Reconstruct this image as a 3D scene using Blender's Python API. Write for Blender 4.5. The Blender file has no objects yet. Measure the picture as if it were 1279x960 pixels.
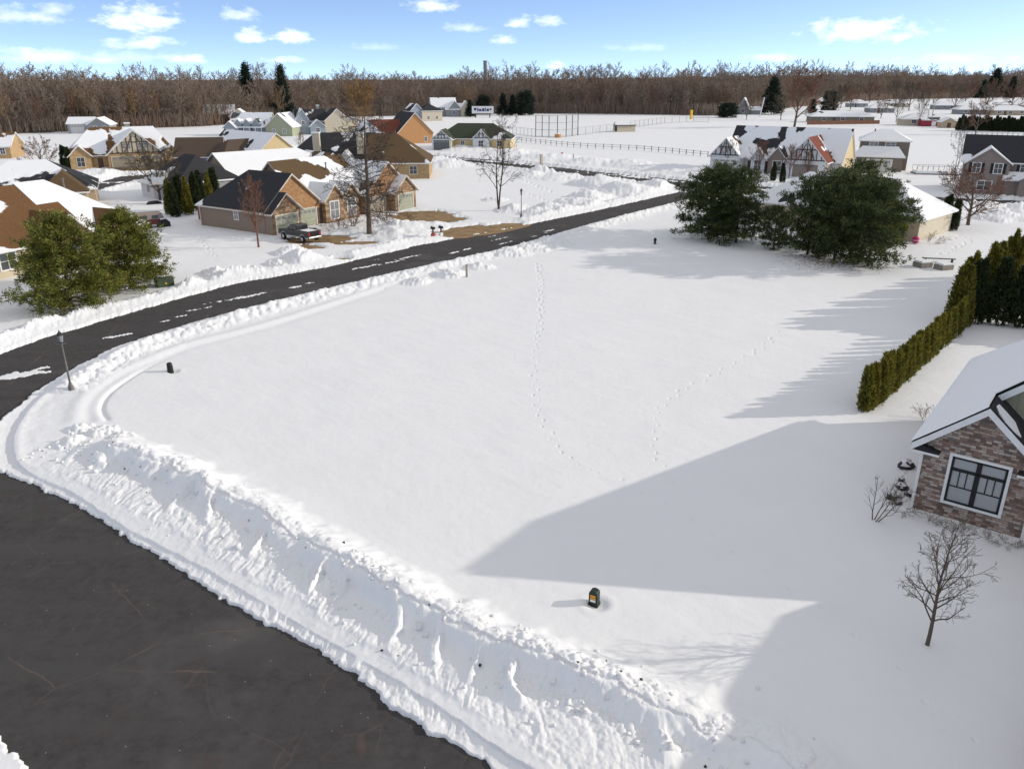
import bpy, math, random
import numpy as np

# ------------------------------------------------------------------ camera, world, sun, exposure
scn = bpy.context.scene
COL = scn.collection
F_PX, CAM_H = 990.0, 18.0
PITCH = math.atan((480 - 97) / F_PX)          # below the horizon
cam_d = bpy.data.cameras.new("camera")
cam = bpy.data.objects.new("camera", cam_d)
COL.objects.link(cam)
cam.location = (0, 0, CAM_H)
cam.rotation_euler = (math.pi / 2 - PITCH, 0, 0)
cam_d.sensor_width = 36
cam_d.lens = 36 * F_PX / 1279
cam_d.clip_start = 0.5
cam_d.clip_end = 20000
scn.camera = cam

SUN_EL = math.radians(20)
SUN_AZ = math.radians(5)                      # direction to the sun, from +X towards +Y
w = bpy.data.worlds.new("World")
scn.world = w
w.use_nodes = True
scn.view_settings.view_transform = 'Standard'
scn.view_settings.look = 'None'
scn.view_settings.gamma = 1
scn.view_settings.use_curve_mapping = False
scn.view_settings.exposure = 0.58
SKY_STRENGTH = 0.15
SUN_STRENGTH = 2.0

def world_nodes():
    nt = w.node_tree
    N, L = nt.nodes, nt.links
    N.clear()
    out = N.new('ShaderNodeOutputWorld')
    bg = N.new('ShaderNodeBackground')
    bg.inputs['Strength'].default_value = SKY_STRENGTH
    sky = N.new('ShaderNodeTexSky')
    sky.sky_type = 'NISHITA'
    sky.sun_disc = False
    sky.sun_elevation = SUN_EL
    sky.sun_rotation = math.pi / 2 - SUN_AZ
    sky.altitude = 200
    sky.air_density = 1.0
    sky.dust_density = 0.6
    sky.ozone_density = 1.6
    tc = N.new('ShaderNodeTexCoord')
    def math_(op, a, b=None, c=None, clamp=False):
        n = N.new('ShaderNodeMath'); n.operation = op; n.use_clamp = clamp
        for i, v in enumerate((a, b, c)):
            if v is None: continue
            if isinstance(v, (int, float)): n.inputs[i].default_value = v
            else: L.new(v, n.inputs[i])
        return n.outputs[0]
    sep = N.new('ShaderNodeSeparateXYZ')
    L.new(tc.outputs['Generated'], sep.inputs[0])
    x, y, z = sep.outputs
    # the clear winter air: the sky is deep blue already close above the horizon
    z2 = math_('MULTIPLY_ADD', z, 3.2, 0.155)
    cz = N.new('ShaderNodeCombineXYZ')
    L.new(x, cz.inputs[0]); L.new(y, cz.inputs[1]); L.new(z2, cz.inputs[2])
    nv = N.new('ShaderNodeVectorMath'); nv.operation = 'NORMALIZE'
    L.new(cz.outputs[0], nv.inputs[0])
    L.new(nv.outputs[0], sky.inputs['Vector'])
    # clouds: soft lumps low over the woods, azimuth / elevation in radians
    az = math_('ARCTAN2', x, y)
    el = math_('ARCSINE', z)
    ca = N.new('ShaderNodeCombineXYZ')
    L.new(az, ca.inputs[0]); L.new(el, ca.inputs[1])
    nz = N.new('ShaderNodeTexNoise'); nz.inputs['Scale'].default_value = 42; nz.inputs['Detail'].default_value = 7
    nz.inputs['Roughness'].default_value = 0.62
    mp = N.new('ShaderNodeMapping'); mp.inputs['Scale'].default_value = (1, 2.0, 1)
    L.new(ca.outputs[0], mp.inputs[0]); L.new(mp.outputs[0], nz.inputs['Vector'])
    n1 = math_('MULTIPLY_ADD', nz.outputs['Fac'], 3.6, -1.8)
    clouds = CLOUDS
    best = None
    for (px, py, rx, ry, dens) in clouds:
        rx, ry, dens = rx * .92, ry * .85, dens * .85
        a0, e0 = pix_dir(px, py)
        a = math_('MULTIPLY', math_('SUBTRACT', az, a0), F_PX / rx)
        e = math_('MULTIPLY', math_('SUBTRACT', el, e0), F_PX / ry)
        # flat base: below the middle the distance grows faster
        e = math_('MAXIMUM', e, math_('MULTIPLY', e, -1.7))
        d = math_('SQRT', math_('ADD', math_('MULTIPLY', a, a), math_('MULTIPLY', e, e)))
        v = math_('MULTIPLY', math_('MULTIPLY_ADD', math_('ADD', math_('SUBTRACT', 1.0, d), n1), 0.8, 0.12, clamp=True), dens)
        best = v if best is None else math_('MAXIMUM', best, v)
    mix = N.new('ShaderNodeMix'); mix.data_type = 'RGBA'
    L.new(best, mix.inputs['Factor'])
    sb = N.new('ShaderNodeMix'); sb.data_type = 'RGBA'; sb.blend_type = 'MULTIPLY'; sb.inputs['Factor'].default_value = 1.0
    L.new(sky.outputs[0], sb.inputs['A'])
    sb.inputs['B'].default_value = SKY_TINT
    # unseen pale upper sky, added to neutralise and brighten the fill light
    sky_fill = N.new('ShaderNodeMix'); sky_fill.data_type = 'RGBA'
    L.new(math_('MULTIPLY', math_('MULTIPLY_ADD', z, 4.0, -0.55, clamp=True), SKY_FILL), sky_fill.inputs['Factor'])
    L.new(sb.outputs['Result'], sky_fill.inputs['A']); sky_fill.inputs['B'].default_value = SKY_FILL_COL
    L.new(sky_fill.outputs['Result'], mix.inputs['A'])
    mix.inputs['B'].default_value = CLOUD_COL
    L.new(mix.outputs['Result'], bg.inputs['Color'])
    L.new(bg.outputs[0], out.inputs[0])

def pix_dir(px, py):
    u = (px - 639.5) / F_PX; v = -(py - 480) / F_PX
    d = (u, math.cos(PITCH) + v * math.sin(PITCH), -math.sin(PITCH) + v * math.cos(PITCH))
    l = math.sqrt(sum(c * c for c in d))
    return math.atan2(d[0], d[1]), math.asin(d[2] / l)

SKY_TINT = (1.40, 1.34, 1.36, 1)
SKY_FILL = 0.9
SKY_FILL_COL = (2.95, 2.95, 3.02, 1)
CLOUD_COL = (7.2, 7.5, 8.0, 1)
CLOUDS = [(28, 22, 34, 12, .6), (172, 28, 42, 20, 1), (178, 55, 40, 9, .7), (60, 72, 52, 12, .6), (318, 48, 22, 10, .9), (366, 48, 20, 11, .95),
          (300, 20, 26, 9, .7), (150, 74, 50, 8, .45), (230, 75, 22, 8, .7), (540, 10, 26, 12, .8), (648, 30, 16, 9, .8), (684, 28, 16, 8, .8),
          (628, 52, 16, 7, .75), (694, 84, 14, 6, .7), (1078, 42, 60, 17, .85), (580, 36, 34, 7, .5), (966, 72, 30, 6, .5), (70, 14, 18, 8, .5),
          (350, 76, 24, 6, .5), (800, 60, 40, 6, .25), (1190, 74, 60, 6, .35), (470, 60, 40, 6, .25)]
world_nodes()

sun_d = bpy.data.lights.new("sun", 'SUN')
sun_d.energy = SUN_STRENGTH
sun_d.angle = math.radians(0.5)
sun_d.color = (1.0, 0.93, 0.82)
sun = bpy.data.objects.new("sun", sun_d)
COL.objects.link(sun)
sun.rotation_euler = (math.pi / 2 - SUN_EL, 0, SUN_AZ + math.pi / 2)   # light travels towards -X

# ------------------------------------------------------------------ helpers
def at(px, py, z=0.0):
    u = (px - 639.5) / F_PX; v = -(py - 480) / F_PX
    dx, dy, dz = u, math.cos(PITCH) + v * math.sin(PITCH), -math.sin(PITCH) + v * math.cos(PITCH)
    t = (z - CAM_H) / dz
    return (dx * t, dy * t)

def tag(o, label=None, cat=None, group=None, kind=None):
    if label: o['label'] = label
    if cat: o['category'] = cat
    if group: o['group'] = group
    if kind: o['kind'] = kind
    return o

def empty(name, loc, rz=0.0, label=None, cat=None, group=None):
    o = bpy.data.objects.new(name, None)
    COL.objects.link(o)
    o.location = loc if len(loc) == 3 else (loc[0], loc[1], 0)
    o.rotation_euler = (0, 0, rz)
    o.empty_display_size = 0.3
    tag(o, label, cat, group)
    return o

def link_mesh(name, me, parent=None):
    o = bpy.data.objects.new(name, me)
    COL.objects.link(o)
    if parent: o.parent = parent
    return o

def copy_tree(o, parent=None):
    c = o.copy(); COL.objects.link(c); c.parent = parent
    for ch in KIDS(o): copy_tree(ch, c)
    return c
def KIDS(o):
    return [c for c in ALLKIDS.get(o.name, [])] if False else list(o.children)

class MB:
    """collects faces and builds ONE mesh object"""
    def __init__(s): s.v = []; s.f = []; s.m = []; s.mi = 0
    def quad(s, *pts):
        n = len(s.v); s.v += [tuple(p) for p in pts]; s.f.append(tuple(range(n, n + len(pts)))); s.m.append(s.mi)
    def box(s, x0, x1, y0, y1, z0, z1):
        n = len(s.v)
        s.v += [(x0,y0,z0),(x1,y0,z0),(x1,y1,z0),(x0,y1,z0),(x0,y0,z1),(x1,y0,z1),(x1,y1,z1),(x0,y1,z1)]
        for f in ((0,3,2,1),(4,5,6,7),(0,1,5,4),(1,2,6,5),(2,3,7,6),(3,0,4,7)):
            s.f.append(tuple(n + i for i in f)); s.m.append(s.mi)
        return s
    def bar(s, p, q, wd, hg=None, up=(0, 0, 1)):
        """box beam from p to q"""
        hg = hg or wd
        p = np.array(p, float); q = np.array(q, float); d = q - p; d /= (np.linalg.norm(d) + 1e-9)
        u = np.array(up, float)
        a = np.cross(d, u)
        if np.linalg.norm(a) < 1e-3: a = np.cross(d, (1, 0, 0))
        a /= np.linalg.norm(a); b = np.cross(a, d)
        n = len(s.v)
        for c in (p, q):
            for i, j in ((-1, -1), (1, -1), (1, 1), (-1, 1)):
                s.v.append(tuple(c + a * i * wd / 2 + b * j * hg / 2))
        for f in ((0,1,2,3),(7,6,5,4),(0,4,5,1),(1,5,6,2),(2,6,7,3),(3,7,4,0)):
            s.f.append(tuple(n + i for i in f)); s.m.append(s.mi)
        return s
    def prism(s, poly, axis_pts):
        """poly: list of 3D points; axis vector extruded"""
        n = len(s.v); k = len(poly); ax = axis_pts
        s.v += [tuple(p) for p in poly] + [(p[0]+ax[0], p[1]+ax[1], p[2]+ax[2]) for p in poly]
        s.f.append(tuple(range(n, n + k))[::-1]); s.m.append(s.mi)
        s.f.append(tuple(range(n + k, n + 2 * k))); s.m.append(s.mi)
        for i in range(k):
            j = (i + 1) % k
            s.f.append((n + i, n + j, n + k + j, n + k + i)); s.m.append(s.mi)
        return s
    def lathe(s, prof, n=16, c=(0, 0)):
        b = len(s.v)
        for r, z in prof:
            for i in range(n):
                a = 2 * math.pi * i / n
                s.v.append((c[0] + r * math.cos(a), c[1] + r * math.sin(a), z))
        for k in range(len(prof) - 1):
            for i in range(n):
                j = (i + 1) % n
                s.f.append((b + k*n + i, b + k*n + j, b + (k+1)*n + j, b + (k+1)*n + i)); s.m.append(s.mi)
        s.f.append(tuple(b + i for i in range(n))[::-1]); s.m.append(s.mi)
        s.f.append(tuple(b + (len(prof)-1)*n + i for i in range(n))); s.m.append(s.mi)
        return s
    def build(s, name, mat, parent=None, smooth=False, bevel=0.0, loc=None):
        me = bpy.data.meshes.new(name)
        me.from_pydata(s.v, [], s.f)
        mats = mat if isinstance(mat, (list, tuple)) else [mat]
        for m in mats: me.materials.append(m)
        if len(mats) > 1: me.polygons.foreach_set('material_index', s.m)
        if smooth: me.polygons.foreach_set('use_smooth', [True] * len(me.polygons))
        me.update()
        o = link_mesh(name, me, parent)
        if loc is not None: o.location = loc
        if bevel:
            b = o.modifiers.new('bevel', 'BEVEL'); b.width = bevel; b.segments = 2; b.limit_method = 'ANGLE'
        return o

def np_mesh(name, V, Fq, mat, mi=None, smooth=False):
    """V (n,3), Fq (m,4) quads or (m,3)"""
    me = bpy.data.meshes.new(name)
    V = np.asarray(V, np.float32); Fq = np.asarray(Fq, np.int32)
    k = Fq.shape[1]
    me.vertices.add(len(V)); me.vertices.foreach_set('co', V.ravel())
    me.loops.add(Fq.size); me.loops.foreach_set('vertex_index', Fq.ravel())
    me.polygons.add(len(Fq))
    me.polygons.foreach_set('loop_start', np.arange(0, Fq.size, k, dtype=np.int32))
    me.polygons.foreach_set('loop_total', np.full(len(Fq), k, np.int32))
    for m in (mat if isinstance(mat, (list, tuple)) else [mat]): me.materials.append(m)
    if mi is not None: me.polygons.foreach_set('material_index', np.asarray(mi, np.int32))
    if smooth: me.polygons.foreach_set('use_smooth', np.ones(len(Fq), bool))
    me.update(calc_edges=True)
    return me

# ------------------------------------------------------------------ materials
def new_mat(name):
    m = bpy.data.materials.new(name); m.use_nodes = True
    nt = m.node_tree
    return m, nt.nodes, nt.links, nt.nodes['Principled BSDF']

def noise(N, L, vec, scale, detail=4, rough=0.55):
    n = N.new('ShaderNodeTexNoise'); n.inputs['Scale'].default_value = scale
    n.inputs['Detail'].default_value = detail; n.inputs['Roughness'].default_value = rough
    if vec is not None: L.new(vec, n.inputs['Vector'])
    return n.outputs['Fac']

def ramp(N, L, fac, stops, interp='LINEAR'):
    r = N.new('ShaderNodeValToRGB'); L.new(fac, r.inputs[0])
    e = r.color_ramp.elements; r.color_ramp.interpolation = interp
    e[0].position = stops[0][0]; e[0].color = tuple(stops[0][1]) + (1,)
    e[1].position = stops[-1][0]; e[1].color = tuple(stops[-1][1]) + (1,)
    for p, c in stops[1:-1]:
        q = e.new(p); q.color = tuple(c) + (1,)
    return r.outputs[0]

def mixc(N, L, fac, a, b, mode='MIX'):
    m = N.new('ShaderNodeMix'); m.data_type = 'RGBA'; m.blend_type = mode
    for s, v in (('Factor', fac), ('A', a), ('B', b)):
        if isinstance(v, (int, float)): m.inputs[s].default_value = v
        elif isinstance(v, tuple): m.inputs[s].default_value = v if len(v) == 4 else v + (1,)
        else: L.new(v, m.inputs[s])
    return m.outputs['Result']

def mth(N, L, op, a, b=None, c=None, clamp=False):
    n = N.new('ShaderNodeMath'); n.operation = op; n.use_clamp = clamp
    for i, v in enumerate((a, b, c)):
        if v is None: continue
        if isinstance(v, (int, float)): n.inputs[i].default_value = v
        else: L.new(v, n.inputs[i])
    return n.outputs[0]

def bump(N, L, P, h, strength=0.5, dist=0.02):
    b = N.new('ShaderNodeBump'); b.inputs['Strength'].default_value = strength; b.inputs['Distance'].default_value = dist
    L.new(h, b.inputs['Height']); L.new(b.outputs[0], P.inputs['Normal'])

def plain(name, col, rough=0.7, var=0.25, scale=3.0, metal=0.0, spec=0.3, bmp=0.0):
    m, N, L, P = new_mat(name)
    tc = N.new('ShaderNodeTexCoord').outputs['Object']
    f = noise(N, L, tc, scale, 5)
    c0 = tuple(max(0, c * (1 - var)) for c in col); c1 = tuple(min(1, c * (1 + var)) for c in col)
    L.new(ramp(N, L, f, [(0.3, c0), (0.7, c1)]), P.inputs['Base Color'])
    P.inputs['Roughness'].default_value = rough; P.inputs['Metallic'].default_value = metal
    P.inputs['Specular IOR Level'].default_value = spec
    if bmp: bump(N, L, P, noise(N, L, tc, scale * 6, 4), bmp, 0.02)
    return m

SNOW = (0.83, 0.835, 0.845)
def snow_mat(name='snow', fine=1.0):
    m, N, L, P = new_mat(name)
    tc = N.new('ShaderNodeTexCoord').outputs['Object']
    f = noise(N, L, tc, 0.35, 5)
    f2 = noise(N, L, tc, 9, 3)
    c = mixc(N, L, f, (0.80, 0.80, 0.805), (0.86, 0.862, 0.868))
    at_ = N.new('ShaderNodeAttribute'); at_.attribute_name = 'dirt'
    # grit and soil carried by the plough, only where the attribute says so
    g = noise(N, L, tc, 3.2, 6, 0.7)
    gm = mth(N, L, 'MULTIPLY', mth(N, L, 'MULTIPLY_ADD', g, 9.0, -5.6, clamp=True), at_.outputs['Fac'])
    c = mixc(N, L, gm, c, (0.16, 0.11, 0.07))
    L.new(c, P.inputs['Base Color'])
    P.inputs['Roughness'].default_value = 0.75
    P.inputs['Specular IOR Level'].default_value = 0.25
    h = mth(N, L, 'ADD', mth(N, L, 'MULTIPLY', f2, 0.5), noise(N, L, tc, 38, 2))
    h = mth(N, L, 'ADD', h, mth(N, L, 'MULTIPLY', noise(N, L, tc, 2.6, 4), 1.6))
    bump(N, L, P, h, 0.32 * fine, 0.035)
    return m

def roof_mat(name, col, cov=0.0, scale=0.35, seed=0.0):
    """asphalt shingles; cov = share of the slope still under snow, in soft-edged patches of their own shape"""
    m, N, L, P = new_mat(name)
    tc = N.new('ShaderNodeTexCoord').outputs['Object']
    f = noise(N, L, tc, 6, 6, 0.75)
    big = noise(N, L, tc, 0.5, 3)
    c = ramp(N, L, f, [(0.3, tuple(x * 0.7 for x in col)), (0.5, col), (0.72, tuple(min(1, x * 1.35) for x in col))])
    c = mixc(N, L, mth(N, L, 'MULTIPLY', big, 0.35), c, tuple(x * 0.6 for x in col))
    wv = N.new('ShaderNodeTexWave'); wv.wave_type = 'BANDS'; wv.bands_direction = 'Z'; wv.inputs['Scale'].default_value = 1.6
    wv.inputs['Distortion'].default_value = 0.4
    L.new(tc, wv.inputs['Vector'])
    c = mixc(N, L, mth(N, L, 'MULTIPLY', wv.outputs['Fac'], 0.18), c, tuple(x * 0.4 for x in col))
    if cov > 0:
        mp = N.new('ShaderNodeMapping'); mp.inputs['Location'].default_value = (seed * 7.3, seed * 3.1, seed)
        L.new(tc, mp.inputs[0])
        g = noise(N, L, mp.outputs[0], scale, 2, 0.35)
        g2 = noise(N, L, mp.outputs[0], scale * 8, 2, 0.5)
        g = mth(N, L, 'ADD', g, mth(N, L, 'MULTIPLY', mth(N, L, 'SUBTRACT', g2, 0.5), 0.08))
        th = 0.5 - (cov - 0.5) * 0.42
        s = mth(N, L, 'MULTIPLY_ADD', mth(N, L, 'SUBTRACT', g, th), 60.0, 0.5, clamp=True)
        c = mixc(N, L, s, c, SNOW)
        edge = mth(N, L, 'MULTIPLY_ADD', mth(N, L, 'SUBTRACT', g, th), 12.0, 0.3, clamp=True)
        bump(N, L, P, edge, 0.9, 0.12)
    else:
        bump(N, L, P, f, 0.3, 0.02)
    L.new(c, P.inputs['Base Color'])
    P.inputs['Roughness'].default_value = 0.9; P.inputs['Specular IOR Level'].default_value = 0.15
    return m

def wall_vec(N, L):
    """vector (x+y, z) for walls in the house's own axes"""
    tc = N.new('ShaderNodeTexCoord').outputs['Object']
    sp = N.new('ShaderNodeSeparateXYZ'); L.new(tc, sp.inputs[0])
    cb = N.new('ShaderNodeCombineXYZ')
    L.new(mth(N, L, 'ADD', sp.outputs[0], sp.outputs[1]), cb.inputs[0]); L.new(sp.outputs[2], cb.inputs[1])
    return tc, cb.outputs[0], sp

def siding_mat(name, col, step=0.12, vertical=False):
    m, N, L, P = new_mat(name)
    tc, v, sp = wall_vec(N, L)
    src = v
    wv = N.new('ShaderNodeTexWave'); wv.wave_type = 'BANDS'; wv.bands_direction = 'X' if vertical else 'Y'
    wv.wave_profile = 'SAW'; wv.inputs['Scale'].default_value = 0.314 / step if not vertical else 0.314 / step
    L.new(src, wv.inputs['Vector'])
    f = noise(N, L, tc, 1.5, 4)
    c = mixc(N, L, f, tuple(x * 0.85 for x in col), tuple(min(1, x * 1.08) for x in col))
    c = mixc(N, L, mth(N, L, 'MULTIPLY', mth(N, L, 'POWER', wv.outputs['Fac'], 6.0), 0.35), c, tuple(x * 0.45 for x in col))
    L.new(c, P.inputs['Base Color'])
    bump(N, L, P, wv.outputs['Fac'], 0.5, 0.02)
    P.inputs['Roughness'].default_value = 0.65
    return m

def stone_mat(name, cols, bw=0.42, bh=0.12, mortar=(0.35, 0.33, 0.31), off=0.5, squash=0.7):
    m, N, L, P = new_mat(name)
    tc, v, sp = wall_vec(N, L)
    dn = N.new('ShaderNodeTexNoise'); dn.inputs['Scale'].default_value = 5; L.new(v, dn.inputs['Vector'])
    vd = N.new('ShaderNodeVectorMath'); vd.operation = 'MULTIPLY_ADD'
    L.new(dn.outputs['Color'], vd.inputs[0]); vd.inputs[1].default_value = (0.02, 0.012, 0); L.new(v, vd.inputs[2])
    def brick(scale_w, ms):
        b = N.new('ShaderNodeTexBrick'); L.new(vd.outputs[0], b.inputs['Vector'])
        b.inputs['Scale'].default_value = 1.0; b.inputs['Brick Width'].default_value = bw * scale_w
        b.inputs['Row Height'].default_value = bh; b.inputs['Mortar Size'].default_value = ms
        b.inputs['Color1'].default_value = (0, 0, 0, 1); b.inputs['Color2'].default_value = (1, 1, 1, 1)
        b.inputs['Mortar'].default_value = (0.5, 0.5, 0.5, 1)
        b.offset = off; b.squash = squash; b.squash_frequency = 3
        return b
    b1 = brick(1.0, 0.006)
    sepc = N.new('ShaderNodeSeparateColor'); L.new(b1.outputs['Color'], sepc.inputs[0])
    n = len(cols)
    c = ramp(N, L, sepc.outputs[0], [(i / n, cols[i]) for i in range(n)], 'CONSTANT')
    f = noise(N, L, tc, 14, 4)
    c = mixc(N, L, mth(N, L, 'MULTIPLY', f, 0.5), c, tuple(x * 0.55 for x in cols[0]))
    c = mixc(N, L, b1.outputs['Fac'], c, mortar)
    L.new(c, P.inputs['Base Color'])
    h = mth(N, L, 'SUBTRACT', mth(N, L, 'ADD', sepc.outputs[0], mth(N, L, 'MULTIPLY', f, 0.6)), mth(N, L, 'MULTIPLY', b1.outputs['Fac'], 1.6))
    bump(N, L, P, h, 0.8, 0.03)
    P.inputs['Roughness'].default_value = 0.85
    return m

def glass_mat(name, col=(0.03, 0.04, 0.05), rough=0.08):
    m, N, L, P = new_mat(name)
    P.inputs['Base Color'].default_value = col + (1,); P.inputs['Roughness'].default_value = rough
    P.inputs['Specular IOR Level'].default_value = 0.8
    return m

def leaf_mat(name, c0, c1, c2):
    m, N, L, P = new_mat(name)
    tc = N.new('ShaderNodeTexCoord').outputs['Object']
    oi = N.new('ShaderNodeObjectInfo')
    g = N.new('ShaderNodeNewGeometry')
    f = noise(N, L, tc, 1.4, 3)
    r = mth(N, L, 'MULTIPLY_ADD', g.outputs['Random Per Island'], 0.5, mth(N, L, 'MULTIPLY_ADD', f, 0.9, -0.2))
    c = ramp(N, L, r, [(0.15, c0), (0.5, c1), (0.85, c2)])
    c = mixc(N, L, mth(N, L, 'MULTIPLY', oi.outputs['Random'], 0.25), c, c0)
    L.new(c, P.inputs['Base Color'])
    P.inputs['Roughness'].default_value = 0.6; P.inputs['Specular IOR Level'].default_value = 0.25
    P.inputs['Subsurface Weight'].default_value = 0.0
    tr = N.new('ShaderNodeBsdfTranslucent'); L.new(c, tr.inputs[0])
    ms = N.new('ShaderNodeMixShader'); ms.inputs[0].default_value = 0.25
    L.new(P.outputs[0], ms.inputs[1]); L.new(tr.outputs[0], ms.inputs[2])
    L.new(ms.outputs[0], N['Material Output'].inputs[0])
    return m

def bark_mat(name, c0, c1, obj_var=0.4, alt=None):
    m, N, L, P = new_mat(name)
    tc = N.new('ShaderNodeTexCoord').outputs['Object']
    oi = N.new('ShaderNodeObjectInfo')
    f = noise(N, L, tc, 4, 4)
    c = mixc(N, L, f, c0, c1)
    if alt:
        # mass of trees: each clump of wood has its own tone
        b = noise(N, L, tc, 0.045, 2, 0.6)
        c = mixc(N, L, mth(N, L, 'MULTIPLY_ADD', b, 5.0, -2.1, clamp=True), c, alt)
    c = mixc(N, L, mth(N, L, 'MULTIPLY', oi.outputs['Random'], obj_var), c, tuple(x * 0.5 for x in c0))
    L.new(c, P.inputs['Base Color'])
    P.inputs['Roughness'].default_value = 0.85; P.inputs['Specular IOR Level'].default_value = 0.15
    return m

def asphalt_mat():
    m, N, L, P = new_mat('asphalt')
    tc = N.new('ShaderNodeTexCoord').outputs['Object']
    big = noise(N, L, tc, 0.22, 5, 0.6)
    fine = noise(N, L, tc, 30, 4, 0.8)
    c = mixc(N, L, big, (0.052, 0.048, 0.048), (0.078, 0.073, 0.071))
    c = mixc(N, L, mth(N, L, 'MULTIPLY_ADD', fine, 2.2, -0.75, clamp=True), c, (0.085, 0.082, 0.08))
    mid = noise(N, L, tc, 2.2, 6, 0.75)
    c = mixc(N, L, mth(N, L, 'MULTIPLY_ADD', mid, 3.0, -1.2, clamp=True), c, (0.046, 0.042, 0.041))
    # long wheel-worn streaks along the street (street axis -37 deg)
    mp = N.new('ShaderNodeMapping'); mp.inputs['Rotation'].default_value = (0, 0, math.radians(37.3)); mp.inputs['Scale'].default_value = (0.06, 0.9, 1)
    L.new(tc, mp.inputs[0])
    st = noise(N, L, mp.outputs[0], 1.0, 4)
    c = mixc(N, L, mth(N, L, 'MULTIPLY_ADD', st, 4.0, -1.8, clamp=True), c, (0.072, 0.069, 0.067))
    # dried salt film in a few spots
    sl = noise(N, L, tc, 0.16, 4, 0.6)
    c = mixc(N, L, mth(N, L, 'MULTIPLY_ADD', sl, 4.0, -2.2, clamp=True), c, (0.125, 0.12, 0.115))
    rs_ = noise(N, L, tc, 0.5, 6, 0.7)
    c = mixc(N, L, mth(N, L, 'MULTIPLY_ADD', rs_, 5.0, -2.9, clamp=True), c, (0.075, 0.055, 0.05))
    # tan sealed cracks
    dn = N.new('ShaderNodeTexNoise'); dn.inputs['Scale'].default_value = 0.9; dn.inputs['Detail'].default_value = 4; L.new(tc, dn.inputs['Vector'])
    vd = N.new('ShaderNodeVectorMath'); vd.operation = 'MULTIPLY_ADD'
    L.new(dn.outputs['Color'], vd.inputs[0]); vd.inputs[1].default_value = (0.45, 0.45, 0); L.new(tc, vd.inputs[2])
    mr = N.new('ShaderNodeMapping'); mr.inputs['Rotation'].default_value = (0, 0, math.radians(35)); mr.inputs['Scale'].default_value = (0.75, 1.0, 1)
    L.new(vd.outputs[0], mr.inputs[0])
    vo = N.new('ShaderNodeTexVoronoi'); vo.feature = 'DISTANCE_TO_EDGE'; vo.inputs['Scale'].default_value = 0.20
    vo.inputs['Randomness'].default_value = 0.75
    L.new(mr.outputs[0], vo.inputs['Vector'])
    crk = mth(N, L, 'MULTIPLY_ADD', vo.outputs['Distance'], -150.0, 1.0, clamp=True)
    soft = mth(N, L, 'MULTIPLY_ADD', vo.outputs['Distance'], -22.0, 0.5, clamp=True)
    msk = mth(N, L, 'MULTIPLY_ADD', noise(N, L, tc, 0.5, 3), 5.0, -2.15, clamp=True)
    c = mixc(N, L, mth(N, L, 'MULTIPLY', mth(N, L, 'MULTIPLY', soft, msk), 0.35), c, (0.10, 0.07, 0.06))
    c = mixc(N, L, mth(N, L, 'MULTIPLY', mth(N, L, 'MULTIPLY', crk, msk), 0.5), c, (0.18, 0.135, 0.11))
    vo2 = N.new('ShaderNodeTexVoronoi'); vo2.feature = 'DISTANCE_TO_EDGE'; vo2.inputs['Scale'].default_value = 0.42
    L.new(vd.outputs[0], vo2.inputs['Vector'])
    msk2 = mth(N, L, 'MULTIPLY_ADD', noise(N, L, tc, 0.21, 3), 6.0, -2.6, clamp=True)
    ck2 = mth(N, L, 'MULTIPLY_ADD', vo2.outputs['Distance'], -90.0, 1.0, clamp=True)
    c = mixc(N, L, mth(N, L, 'MULTIPLY', mth(N, L, 'MULTIPLY', ck2, msk2), 0.45), c, (0.14, 0.10, 0.085))
    # crumbs of salt and snow
    v2 = N.new('ShaderNodeTexVoronoi'); v2.inputs['Scale'].default_value = 2.6; L.new(tc, v2.inputs['Vector'])
    sc = N.new('ShaderNodeSeparateColor'); L.new(v2.outputs['Color'], sc.inputs[0])
    dot = mth(N, L, 'MULTIPLY', mth(N, L, 'LESS_THAN', v2.outputs['Distance'], 0.045), mth(N, L, 'GREATER_THAN', sc.outputs[0], 0.5))
    c = mixc(N, L, mth(N, L, 'MULTIPLY', dot, 0.7), c, (0.5, 0.48, 0.45))
    L.new(c, P.inputs['Base Color'])
    P.inputs['Roughness'].default_value = 0.9; P.inputs['Specular IOR Level'].default_value = 0.12
    bump(N, L, P, fine, 0.3, 0.01)
    return m

M = {}
M['snow'] = snow_mat()
M['roofsnow'] = snow_mat('roof_snow_white', 0.6)
M['asphalt'] = asphalt_mat()
M['drive'] = plain('damp_tan_concrete', (0.26, 0.17, 0.08), 0.8, 0.3, 0.8)
M['soil'] = plain('mulch_soil', (0.16, 0.07, 0.03), 0.95, 0.5, 5)
M['white'] = plain('white_trim', (0.75, 0.75, 0.74), 0.5, 0.05)
M['cream_trim'] = plain('cream_trim', (0.62, 0.56, 0.48), 0.5, 0.08)
M['blackframe'] = plain('black_frame', (0.012, 0.013, 0.015), 0.4, 0.2)
M['black'] = plain('black_plastic', (0.015, 0.016, 0.016), 0.45, 0.3)
M['darkmetal'] = plain('dark_metal', (0.05, 0.048, 0.045), 0.5, 0.3, metal=0.4)
M['lampgrey'] = plain('weathered_grey_paint', (0.16, 0.15, 0.135), 0.55, 0.2)
M['glass'] = glass_mat('window_glass')
M['glass_pale'] = glass_mat('window_glass_pale', (0.20, 0.21, 0.22), 0.15)  # paler grey glass tone, for panes and lenses
M['blind'] = siding_mat('window_blind', (0.40, 0.41, 0.42), 0.05)
M['timber'] = plain('dark_brown_timber', (0.10, 0.07, 0.055), 0.7, 0.2)
M['green_box'] = plain('green_cabinet_paint', (0.055, 0.075, 0.04), 0.5, 0.2)
M['green_dark'] = plain('dark_green_plastic', (0.012, 0.028, 0.018), 0.4, 0.2)
M['orange'] = plain('orange_sticker', (0.75, 0.35, 0.03), 0.5, 0.05)
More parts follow.
